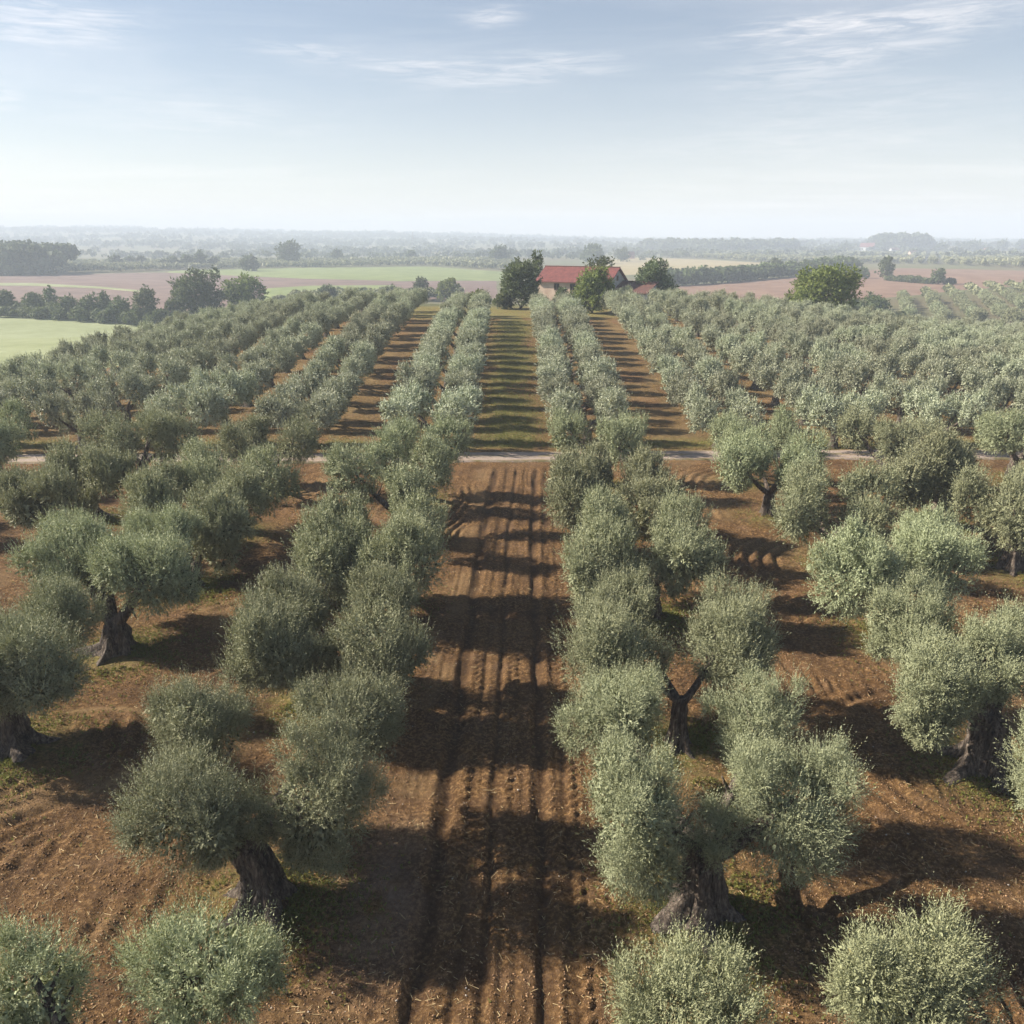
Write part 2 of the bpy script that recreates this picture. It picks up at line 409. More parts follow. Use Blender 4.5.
# trees whose trunks stand just below the picture: base in metres
HERO_W = [
 ('L1', (-5.9, 8.1), 'pale olive with hidden trunk, lowest in the row left of the rutted strip', .4,
  [(204, 972, 76, 2.8, 1.0), (36, 988, 60, 2.8, 1.1), (330, 934+190, 70, 2.8, 1.0)]),
 ('R1', (5.2, 7.6), 'pale olive with hidden trunk, lowest in the row right of the rutted strip', .4,
  [(690, 1012, 76, 2.7, 1.0), (912, 1000, 84, 2.8, 1.0)]),
 ('R2', (15.0, 14.6), 'olive tree cut by the picture edge, in front of the broad gnarled trunk', .4,
  [(1066, 775, 60, 2.7, 1.1), (1120, 700, 50, 3, 1)]),
]
MOUNDS = []
def xrow(side, k, y):
    near = 5.5+8.45*(k-1); far = 5.7+9.35*(k-1) - (.4 if side > 0 and k == 1 else 0)
    if k > 2: far = 15.05+7.2*(k-2)
    if k == 1 and side > 0: near = 5.6
    t = float(S(35, 75, y)); x = side*(near*(1-t)+far*t)
    return x
trees = []   # dicts: side,k,x,y,hero
for src in (HERO, HERO_W):
    for rec in src:
        key, base = rec[0], rec[1]
        if src is HERO: p = hit(*base); x, y = p[0], p[1]
        else: x, y = base
        trees.append(dict(side=1 if key[0] == 'R' else -1, k=int(key[1]), x=x, y=y, hero=rec))
rng0 = np.random.default_rng(11)
for side in (-1, 1):
    for k in range(1, 12):
        if side < 0 and k > 6: continue
        hs = [t['y'] for t in trees if t['side'] == side and t['k'] == k]
        y = (max(hs) + 6.6) if hs else 20 + 6.8*rng0.random()
        ymin = abs(5.7+8*(k-1))/.68 - 5
        if k > 4: ymin = abs(xrow(side, k, 90))/.74 - 4
        if not hs: y = max(y, ymin + 3*rng0.random())
        end = 124 if side > 0 else 122
        if side > 0: end += 1.0*max(0, k-3)
        while y < end:
            step = 6.7 if y < 50 else (5.8 if k == 1 else 6.1)
            if ROAD_Y-(4.8 if k == 1 else 3.0) < y < ROAD_Y+2.5: y = ROAD_Y+(3.0 if k == 1 else 2.5)
            if k == 1 and y > 118: break
            x = xrow(side, k, y) + rng0.normal()*.3
            gap = (side > 0 and 60 < x < 72 and 96 < y < 104)
            if not gap: trees.append(dict(side=side, k=k, x=x, y=y + rng0.normal()*.3, hero=None) if y < 50 else dict(side=side, k=k, x=xrow(side, k, y)+rng0.normal()*.1, y=y+rng0.normal()*.1, hero=None))
            y += step
# scattered extra trees that fill the gaps of the left-hand and right-hand blocks
for t in trees:
    t['z'] = float(H0(t['x'], t['y'])); MOUNDS.append((t['x'], t['y']))
MX = np.array(MOUNDS)

# ------------------------------------------------------------------ detailed ground height
RUTS = [(-2.0, .19, .12), (-1.25, .10, .03), (-.72, .11, .07), (.5, .15, .11), (1.12, .11, .045)]
def near_trees(x, y):
    d = np.full(np.shape(x), 1e9); ix = np.zeros(np.shape(x), int)
    for i, (a, b) in enumerate(MOUNDS):
        if b > 50: continue
        q = np.hypot(x-a, y-b); m = q < d; d = np.where(m, q, d); ix = np.where(m, i, ix)
    return d
def detail(x, y):
    """returns dz and the masks"""
    fade = 1-S(60, 110, y)
    d = near_trees(x, y)
    xr = x - .027*(y-11) - .12*np.sin(y*.13) - .05*(vnoise(y*.7, y*0, 19)-.5)
    edge = S(3.4, 2.5, np.abs(xr+.2))
    before = 1-S(ROAD_Y-3.5, ROAD_Y-2, y)
    dz = 0; rut = 0
    for x0, w, dep in RUTS:
        e = np.exp(-((xr-x0+.03*np.sin(y*1.7+x0*9))/w)**2); b = np.exp(-((np.abs(xr-x0)-w*2.1)/(w*.7))**2)
        amp = .75+.5*vnoise(y*.5, x0*3+y*0, 9)
        dz = dz - dep*e*amp + dep*.28*b*amp; rut = np.maximum(rut, e*min(1, dep/.1))
    dz = dz*before*(1-.15*S(22, 40, y)); rut = rut*before
    # tyre treads
    for xa, xb, ph in ((-1.85, -1.35, 0), (-.45, .25, 1), (.75, 1.55, 2), (2.2, 2.7, 3)):
        m = S(xa, xa+.08, xr)*(1-S(xb-.08, xb, xr))
        cx = (xa+xb)/2
        tr = np.sin((y + .55*np.abs(xr-cx)*(1 if ph % 2 else -1) - .35*(xr-cx))*2*math.pi/.36)
        on = S(.22, .42, vnoise(y*.18+ph*9, ph+0*y, 21))
        dz = dz + .03*np.clip(tr*1.6, -1, 1)*m*on*before*(1-.35*vnoise(x*9, y*9, 2))
    # fine long furrows in the strip
    dz = dz + .011*np.sin(xr*2*math.pi/.28 + 5*vnoise(x*.4, y*.25, 12))*edge*before*vnoise(x*1.3, y*.4, 13)*2*(1-.4*S(24, 42, y))
    # outer aisles: wandering furrows, rings round the trunks, cross-furrows
    out = 1-edge
    w = fbm(x/9, y/9, 31, 3)
    ph1 = (x + 3.4*w*2 + .02*y)*2*math.pi/.55
    ph2 = (y + 2.6*fbm(x/7, y/7, 33, 2) + .12*x)*2*math.pi/.52
    sel = S(.42, .58, vnoise(x/11+.3, y/9+.7, 41) + .2*S(-7, -9, x)*S(17, 20, y))
    ring = S(1.6, 2.4, d)*(1-S(4.2, 5.6, d))*np.maximum(S(.4, .6, vnoise(x/13, y/13, 43)), np.maximum(np.exp(-((x-13)**2+(y-18)**2)/60), np.exp(-((x+14)**2+(y-20)**2)/60)))
    furrow = (.034*np.sin(ph1)*(1-sel) + .030*np.sin(ph2)*sel)*(1-ring) + .045*np.sin(d*2*math.pi/.62 + 2*w)*ring
    furrow = furrow*2.5*S(.2, .7, fbm(x*.45, y*.45, 44, 3)+.12*0)*S(1.2, 2.2, d)
    dz = dz + furrow*out*before
    dz = dz + (fbm(x*.8, y*.8, 51, 3)-.45)*.16 + (fbm(x*4, y*4, 55, 3)-.44)*.085*(.7+.3*out)
    # mound at the foot of each trunk
    dz = dz + .16*np.exp(-(d/1.0)**2)
    moss = np.exp(-(d/1.5)**2)*1.1
    moss = moss*S(.3, .6, fbm(x*.7, y*.7, 61, 3)+.12)
    gr = S(ROAD_Y+2, ROAD_Y+4, y)*(np.exp(-(x/2.4)**4)*.75 + .26) + np.exp(-((y-ROAD_Y-3.2)/1.3)**2)*.9
    gr = gr*S(.25, .55, vnoise(x*.5, y*.25, 63)+.15)
    gr = gr + S(108, 118, y)*.9
    straw = S(.62, .8, vnoise(x*.45+4, y*.45, 71))*.5*out + .5*np.exp(-((x+3.2-.03*y)/.7)**2)*before*S(.35, .7, vnoise(x, y, 5))
    chalk = np.exp(-(((x+2.9)/1.0)**2+((y-14.2)/1.9)**2))*S(.3, .55, fbm(x*1.3, y*1.3, 77, 3)+.08)
    # the curl of pale straw beside the left-hand tree
    cx, cy = ARC; rr = np.hypot((x-cx), (y-cy)*1.1); an = np.arctan2(y-cy, x-cx)
    straw = straw + 1.1*np.exp(-((rr-2.5-.12*np.sin(3*an))/.13)**2)*S(-1.15, -.9, an)*(1-S(1.9, 2.3, an))*(1-.85*np.exp(-((an+.15)/.35)**2))
    return dz*fade, rut*fade, moss, gr, straw, chalk
ARC = tuple(hit(72, 750)[:2])
def HD(x, y):
    x = np.atleast_1d(np.asarray(x, float)); y = np.atleast_1d(np.asarray(y, float))
    return H0(x, y) + detail(x, y)[0]
def axis(fine, c, lim0, lim1, g):
    """fine: list of (lo, hi, step) contiguous; grows geometrically outside"""
    a = []
    for lo, hi, st in fine: a += list(np.arange(lo, hi-1e-6, st))
    a.append(fine[-1][1]); st = fine[0][2]; v = a[0]; pre = []
    while v > lim0: st *= g; v -= st; pre.append(v)
    st = fine[-1][2]; v = a[-1]; post = []
    while v < lim1: st *= g; v += st; post.append(v)
    return np.array(pre[::-1]+a+post)
gx = axis([(-24, -4.5, .12), (-4.5, 4.5, .06), (4.5, 24, .12)], 0, -2450, 2450, 1.045)
gy = axis([(6.5, 9, .1), (9, 30, .075), (30, 56, .13)], 0, -60, 3350, 1.018)
X, Y = np.meshgrid(gx, gy)
dz, rut, moss, gr, straw, chalk = detail(X, Y)
Z = H0(X, Y) + dz
def orchard_mask(x, y):
    left = S(-50, -47, x); right = 1-S(90, 96, x)
    far = 1-S(128, 136, y + 4*(vnoise(x*.1, y*.1, 3)-.5) - .06*np.maximum(x, 0))
    return left*right*far
meadow = 1-orchard_mask(X, Y)
ny, nx = X.shape
idx = np.arange(ny*nx).reshape(ny, nx)
Q = np.stack([idx[:-1, :-1], idx[:-1, 1:], idx[1:, 1:], idx[1:, :-1]], -1).reshape(-1, 4)
V = np.stack([X, Y, Z], -1).reshape(-1, 3)
me = np_mesh('ground', V, Q, M['soil'], True, {'rut': rut.ravel(), 'moss': np.clip(moss+gr, 0, 1).ravel(), 'straw': np.clip(straw, 0, 1).ravel(),
     'chalk': np.clip(chalk, 0, 1).ravel(), 'meadow': meadow.ravel()})
obj('ground', me, kind='structure')
def interp_ground(x, y):
    return HD(x, y)

# gravel track across the orchard
xs = np.concatenate([np.linspace(-120, -30, 60), np.linspace(-29.5, 30, 240), np.linspace(31, 130, 60)])
vs = np.linspace(-1.15, 1.15, 25); XX, VV = np.meshgrid(xs, vs)
YY = ROAD_Y + VV*(1+.12*(vnoise(XX*.4, VV*0, 3)-.5)*np.sign(VV)) + .5*np.sin(XX/17)
ZZ = H0(XX, YY) + .10 + .02*np.cos(VV*math.pi/1.15*2) - .15*S(1.02, 1.15, np.abs(VV))
i2 = np.arange(XX.size).reshape(XX.shape)
obj('gravel_road', np_mesh('gravel_road', np.stack([XX, YY, ZZ], -1).reshape(-1, 3),
    np.stack([i2[:-1, :-1], i2[:-1, 1:], i2[1:, 1:], i2[1:, :-1]], -1).reshape(-1, 4), M['road'], True, {'verge': np.clip(np.exp(-(VV/.22)**2)+S(.75, 1.0, np.abs(VV)), 0, 1).ravel()}), kind='structure')

# fields of the valley as slightly raised sheets of crop or tilled earth
def poly(pts, n):
    P = np.array(pts, float); s = np.concatenate([[0], np.cumsum(np.hypot(*(P[1:]-P[:-1]).T))]); t = np.linspace(0, s[-1], n)
    return np.stack([np.interp(t, s, P[:, 0]), np.interp(t, s, P[:, 1])], 1)
def field(name, near, far, m, lift):
    a = poly([hit(*p)[:2] for p in near], 90); b = poly([hit(*p)[:2] for p in far], 90)
    t = np.linspace(0, 1, 50)[:, None, None]; G = a[None]*(1-t)+b[None]*t
    wob = (fbm(G[..., 0]/30, G[..., 1]/30, 8)-.47)[..., None]*4*t*(1-t)
    G = G + wob
    edge = np.minimum(1, 14*np.minimum(np.minimum(t, 1-t)[..., 0]+0*G[..., 0], (np.linspace(0, 1, 90)*(1-np.linspace(0, 1, 90)))[None, :]+0*G[..., 0]))
    z = H0(G[..., 0], G[..., 1]) + lift*edge - .1
    k = np.arange(G.shape[0]*90).reshape(-1, 90)
    o = obj(name, np_mesh(name, np.concatenate([G, z[..., None]], -1).reshape(-1, 3),
        np.stack([k[:-1, :-1], k[:-1, 1:], k[1:, 1:], k[1:, :-1]], -1).reshape(-1, 4), m, True), kind='structure')
    return o
M['f_green'] = field_mat('young_crop', (.17, .21, .085), (.24, .28, .12), (.3, 2, 1))
M['f_pale'] = field_mat('pale_stubble', (.24, .27, .14), (.30, .33, .19), (.4, 2, 1))
M['f_purple'] = field_mat('tilled_brown', (.16, .115, .10), (.23, .165, .145), (.2, 1.5, 1))
M['f_red'] = field_mat('tilled_red', (.20, .13, .098), (.28, .185, .135), (.25, 1.5, 1))
M['f_tan'] = field_mat('dry_stubble', (.30, .25, .13), (.38, .32, .19), (.3, 1.5, 1))
field('pale_green_field', [(-90, 440), (0, 400), (80, 375), (230, 352)], [(-90, 313), (0, 314.5), (75, 317), (125, 321), (200, 330)], M['f_pale'], .35)
field('tilled_field', [(-120, 312), (0, 312), (150, 318), (300, 303), (512, 299)], [(-120, 276), (0, 276), (150, 272), (300, 274), (512, 277)], M['f_purple'], .3)
field('green_field', [(165, 272.5), (300, 279.5), (400, 282), (510, 280.5)], [(165, 271), (300, 268.3), (430, 267), (510, 272.5)], M['f_green'], .8)
field('green_field', [(255, 304), (330, 303), (400, 299)], [(262, 289), (310, 286), (400, 285.5)], M['f_green'], .7)
field('pale_green_field', [(-60, 286.5), (30, 286.2), (100, 289), (160, 294)], [(-60, 284), (30, 283.8), (100, 287.6), (160, 293)], M['f_pale'], .6)
field('stubble_field', [(590, 278), (660, 273), (770, 266)], [(590, 262), (640, 257.5), (770, 263)], M['f_tan'], .5)
field('red_tilled_field', [(650, 304), (700, 302), (800, 306), (920, 296), (1060, 283)], [(650, 288), (700, 284), (800, 276), (900, 268), (1060, 271)], M['f_red'], .4)

# ------------------------------------------------------------------ olive trees
heroes_done = 0
def hero_tree(t):
    key, base, label, tr, spec = t['hero']
    x, y = t['x'], t['y']; z = float(HD(x, y)[0]) - .05
    root = thing('olive_tree', label, 'olive tree', (x, y, z), 0, G_OLIVE)
    lobes = []; near = None
    for (px, py, rp, zc, st) in spec:
        c = plane_hit(px, py, t['z']+zc); dd = depth(c); r = rp/F*dd
        lobes.append((c-np.array([x, y, z]), (r*.98, r*.95, r*.98*st*.97)))
    seed = int(abs(x*37+y*91))
    dd = depth(np.array([x, y, 2.]))
    leaf = max(.058, dd*.0034)
    m = M['olive_new'] if t['hero'] in HERO_W[:2] else M['olive']
    mc = (lobes[0][0]+lobes[1][0])/2; mc[2] = 2.05
    extra = [(mc, np.array([.62, .6, .6]))] if t['hero'] not in HERO_W and 'V' not in label and 'bare' not in label and len(lobes) > 2 else []
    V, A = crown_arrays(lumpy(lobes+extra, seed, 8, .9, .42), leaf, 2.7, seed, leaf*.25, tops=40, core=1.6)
    tv, limbs = trunk_parts(lobes, seed, 1.5 if 'V' not in label else .95, tr, n=34,
                            lean=(-.45 if 'buttressed' in label else .05, .25))
    obj('trunk', np_mesh('trunk', *tv, M['bark'], True), root)
    for l in limbs: obj('limb', np_mesh('limb', *l, M['bark'], True), root)
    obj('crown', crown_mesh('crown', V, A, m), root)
    return root
def proto(seed, leaf, dens, rad=1.75, row=False):
    rng = np.random.default_rng(seed); lobes = []
    nl = 4 if row or rng.random() < .8 else 3
    a0 = math.pi/4 + rng.normal()*.15
    for i in range(nl):
        a = a0 + i*2*math.pi/nl; rr = 2.1*(.92+.2*rng.random())
        r = rad*(.85+.25*rng.random())
        c = (math.cos(a)*rr, math.sin(a)*rr, 2.65+.4*rng.random()+.15*(math.sin(a) > 0))
        if row: c = ((1 if i in (0, 3) else -1)*(1.42+.14*rng.random()), (1 if i < 2 else -1)*(1.38+.14*rng.random()), 2.4+.55*rng.random())
        lobes.append((c, (r, r, r*(.95+.15*rng.random()))))
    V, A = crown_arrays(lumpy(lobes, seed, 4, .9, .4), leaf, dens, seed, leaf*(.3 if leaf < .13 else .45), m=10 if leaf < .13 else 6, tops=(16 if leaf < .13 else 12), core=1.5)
    return lobes, crown_mesh('crown', V, A, M['olive_silver_haze' if row else 'olive'])
MID = []
for s in range(5):
    lb, cm = proto(100+s, .11, 2.7, 1.38)
    tv, lm = trunk_parts(lb, s, 1.4, .36, n=16); V2 = join([tv])
    MID.append((cm, np_mesh('trunk', *tv, M['bark'], True), [np_mesh('limb', *l, M['bark'], True) for l in lm]))
FAR = []
for s in range(6):
    lb, cm = proto(200+s, .16, 2.6, 1.24, True)
    tv, lm = trunk_parts(lb, s+20, 1.3, .34, n=10, low=True)
    FAR.append((cm, np_mesh('trunk', *join([tv]+lm), M['bark'], True)))
count = {}
for t in sorted(trees, key=lambda t: t['y']):
    key = (t['side'], t['k'], t['y'] > ROAD_Y); count.setdefault(key, []).append(t)
kk = 0
for key, lst in count.items():
    side, k, beyond = key
    lst.sort(key=lambda t: t['y'], reverse=not beyond)
    for i, t in enumerate(lst):
        if t['hero']: hero_tree(t); continue
        where = 'beyond the gravel road' if beyond else 'before the gravel road'
        label = f"{ordn(i+1)} olive tree {where} in the {ordn(k)} row {'right' if side > 0 else 'left'} of the central strip"
        rng = np.random.default_rng(kk*13+5); kk += 1
        sc = (1.0-.06*S(70, 125, t['y']))*(.95+.1*rng.random()); sz = sc*(1-.10*S(70, 120, t['y']))
        rz = rng.integers(0, 2)*math.pi + rng.normal()*.07
        sy = .86; sxx = 1.16 if t['k'] == 1 and t['y'] > 50 else 1.0
        if t['k'] > 2 and t['y'] > 50: sc *= .92; sz *= .97
        sy = (.94 if t['k'] == 1 else .84) if t['y'] > 50 else .9
        if t['k'] > 1 and t['y'] < 50: rz += rng.normal()*.5; sc *= .97
        if t['y'] > 50: rz *= 1
        root = thing('olive_tree', label, 'olive tree', (t['x'], t['y'], t['z']-.05), rz, G_OLIVE, (sc*sxx, sc*sy, sz))
        if t['y'] < 50:
            cm, tm, lm = MID[rng.integers(0, len(MID))]
            obj('trunk', tm, root)
            for l in lm: obj('limb', l, root)
            obj('crown', cm, root)
        else:
            cm, tm = FAR[rng.integers(0, len(FAR))]
            obj('trunk', tm, root); obj('crown', cm, root)
n_olive = len(trees)

# second grove on the right, oblique rows
def small_olive(seed, leaf, r=1.9):
    rng = np.random.default_rng(seed)
    lobes = [((rng.normal()*.7, rng.normal()*.7, 2.1+.3*rng.random()), (r*.9, r*.9, r*.85)) for _ in range(2)]
    V, A = crown_arrays(lobes, leaf, 3, seed, leaf*.5, m=4, K=14)
    return V, A
SM = []
for s in range(4):
    V, A = small_olive(300+s, .3)
    tv, _ = trunk_parts([], s, 1.4, .28, n=6, low=True)
    SM.append((crown_mesh('crown', V, A, M['olive']), np_mesh('trunk', *tv, M['bark'], True)))
c00, c10, c01, c11 = hit(850, 318)[:2], hit(1090, 326)[:2], hit(905, 297)[:2], hit(1075, 281.5)[:2]
G2 = 'olive trees of the far grove on the right'
rest = []; cand = []
rdir = unit(np.array([.42, 1.0])); cdir = np.array([rdir[1], -rdir[0]])
def inside(p, poly_):
    s = None
    for i in range(len(poly_)):
        a, b = poly_[i], poly_[(i+1) % len(poly_)]; c = (b[0]-a[0])*(p[1]-a[1])-(b[1]-a[1])*(p[0]-a[0])
        if s is None: s = c > 0
        elif (c > 0) != s: return False
    return True
quad = [c00, c10, c11, c01]; cen = sum(quad)/4
for i in range(-40, 41):
    for j in range(-60, 61):
        p = cen + cdir*i*8.4 + rdir*j*4.9
        if inside(p, quad): cand.append((i, j, p))
cand.sort(key=lambda q: q[2][1])
budget = max(20, 318-n_olive)
rowids = sorted({q[0] for q in cand[:budget]})
perrow = {}
for i, j, p in cand[:budget]:
    perrow.setdefault(i, []).append(j)
for n_, (i, j, p) in enumerate(cand):
    if n_ < budget and rowids.index(i) < 23 and sorted(perrow[i]).index(j) < 22:
        rng = np.random.default_rng(n_+900); s = .9+.2*rng.random()
        root = thing('olive_tree', f"olive tree, {ordn(sorted(perrow[i]).index(j)+1)} from the front in the {ordn(rowids.index(i)+1)} row of the far slanting grove",
              'olive tree', (p[0], p[1], H0(*p)-.1), rng.random()*6.28, G2, (s, s, s))
        cm, tm = SM[n_ % 4]; obj('trunk', tm, root); obj('crown', cm, root)
    else: rest.append((p, 1.0, 0))

# distant groves: one mass of low trees in rows
def far_mass(name, spots, material, leaf, nleaf, kind='stuff', flat=.8, seed=1, rad=2.0):
    """spots: x, y, radius, height of crown centre above ground"""
    rng = np.random.default_rng(seed); VV, AA = [], []
    P = np.array(spots, float)
    for q in range(nleaf):
        u = unit(rng.normal(size=(len(P), 3))); u[:, 2] = np.abs(u[:, 2])*1.0 - .35*(rng.random(len(P)) < .4)
        t = (.72+.3*rng.random(len(P)))[:, None]
        c = np.stack([P[:, 0], P[:, 1], H0(P[:, 0], P[:, 1])+P[:, 3]], 1) + u*t*np.stack([P[:, 2], P[:, 2], P[:, 2]*flat], 1)
        a = unit(rng.normal(size=c.shape)); n_ = unit(u + .8*rng.normal(size=c.shape)); b = unit(np.cross(n_, a)); a = np.cross(b, n_)
        l = (leaf*(.6+.7*rng.random(len(P)))*P[:, 2]/rad)[:, None]
        VV.append(np.stack([c-a*l, c-b*l*.6, c+a*l, c+b*l*.6], 1).reshape(-1, 3))
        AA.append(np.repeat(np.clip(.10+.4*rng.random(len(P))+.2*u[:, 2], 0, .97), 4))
    me = crown_mesh(name, np.concatenate(VV), np.concatenate(AA), material)
    return obj(name, me, kind=kind)
def grove_rows(pix_near, pix_far, dx, dy, rows_dir, r):
    a = [hit(*p)[:2] for p in pix_near]; b = [hit(*p)[:2] for p in pix_far]; out = []
    rng = np.random.default_rng(5)
    A_ = poly(a, 200); B_ = poly(b, 200)
    x0 = min(A_[:, 0].min(), B_[:, 0].min()); x1 = max(A_[:, 0].max(), B_[:, 0].max())
    y0 = min(A_[:, 1].min(), B_[:, 1].min()); y1 = max(A_[:, 1].max(), B_[:, 1].max())
    for i in range(int((x1-x0)/dx)*2+40):
        for j in range(int((y1-y0)/dy)+1):
            y = y0 + j*dy; x = x0 + (i-20)*dx + rows_dir*(y-y0)
            if not x0 < x < x1: continue
            ya = np.interp(x, A_[:, 0], A_[:, 1]); yb = np.interp(x, B_[:, 0], B_[:, 1])
            if ya < y < yb: out.append((x+rng.normal()*.5, y+rng.normal()*.5, r*(.8+.4*rng.random()), r*.8))
    return out
sp = [(p[0], p[1], 1.75*(.9+.2*vnoise(p[0], p[1])), 1.7) for p, _, _ in rest]
sp += grove_rows([(60, 275), (180, 270.5), (420, 266), (512, 271)], [(60, 265), (180, 264), (400, 261.5), (512, 262)], 11, 7, .35, 3.0)
sp += grove_rows([(640, 256.5), (760, 262.5), (880, 264), (1060, 270)], [(640, 252.5), (760, 252), (880, 254), (1060, 257)], 12, 7, .5, 3.0)
sp += grove_rows([(296, 306), (340, 303), (460, 301)], [(296, 298), (340, 296), (460, 295)], 6, 5, .2, 2.0)
print('far olives', len(sp))
far_mass('distant_olive_groves', sp, M['olive'], .8, 70, seed=3)['label'] = 'grey-green olive groves in rows across the valley'

# ------------------------------------------------------------------ other trees
def broad_tree(label, px, py, w, h, matname='broad', dy=0, cat='tree', name='broadleaf_tree', slim=False, group=None, lobed=9, gaps=1.0, x0=None):
    p = hit(px, py)
    if dy:
        d = ray(px, 0); s = (p[1]+dy)/p[1]; p = np.array([p[0]*s, p[1]+dy, 0]); p[2] = float(H0(p[0], p[1]))
    dd = depth(p); W = w/F*dd; Hh = h/F*dd
    if dy:                                              # keep its top where it was seen
        d = ray(px, py-h); Hh = CAMH + d[2]*p[1]/d[1] - p[2]
    root = thing(name, label, cat, p-np.array([0, 0, .1]), 0, group)
    seed = int(px*7+py*3) % 9973; rng = np.random.default_rng(seed)
    lobes = []; bot = Hh*.03
    lobes.append(((0, 0, bot+(Hh-bot)*.5), (W*.34, W*.34, (Hh-bot)*.42)))
    for i in range(lobed):
        a = i*2.4 + rng.random(); zz = .22+.6*((i+.5)/lobed); rr = W*.29*math.sqrt(max(.15, 1-(zz-.4)**2*3))*(.85+.3*rng.random())
        r = W*(.17+.07*rng.random())
        lobes.append(((math.cos(a)*rr, math.sin(a)*rr, bot+(Hh-bot)*zz), (r, r, min(r*.95, (Hh-bot)*.25))))
    lobes.append(((W*.05, 0, bot+(Hh-bot)*.84), (W*.18, W*.18, (Hh-bot)*.16)))
    leaf = max(.13, dd*.0026)
    V, A = crown_arrays(lumpy(lobes, seed, 3), leaf, 1.8*gaps, seed, leaf*.62, m=5, erect=.15, K=30, rough=.14, spikes=.02, core=1.2*gaps)
    tv, lm = trunk_parts(lobes[1:4], seed, bot*1.6, max(.12, W*.03), n=8, low=True)
    obj('trunk', np_mesh('trunk', *join([tv]+lm), M['bark'], True), root)
    obj('crown', crown_mesh('crown', V, A, M[matname]), root)
    return root
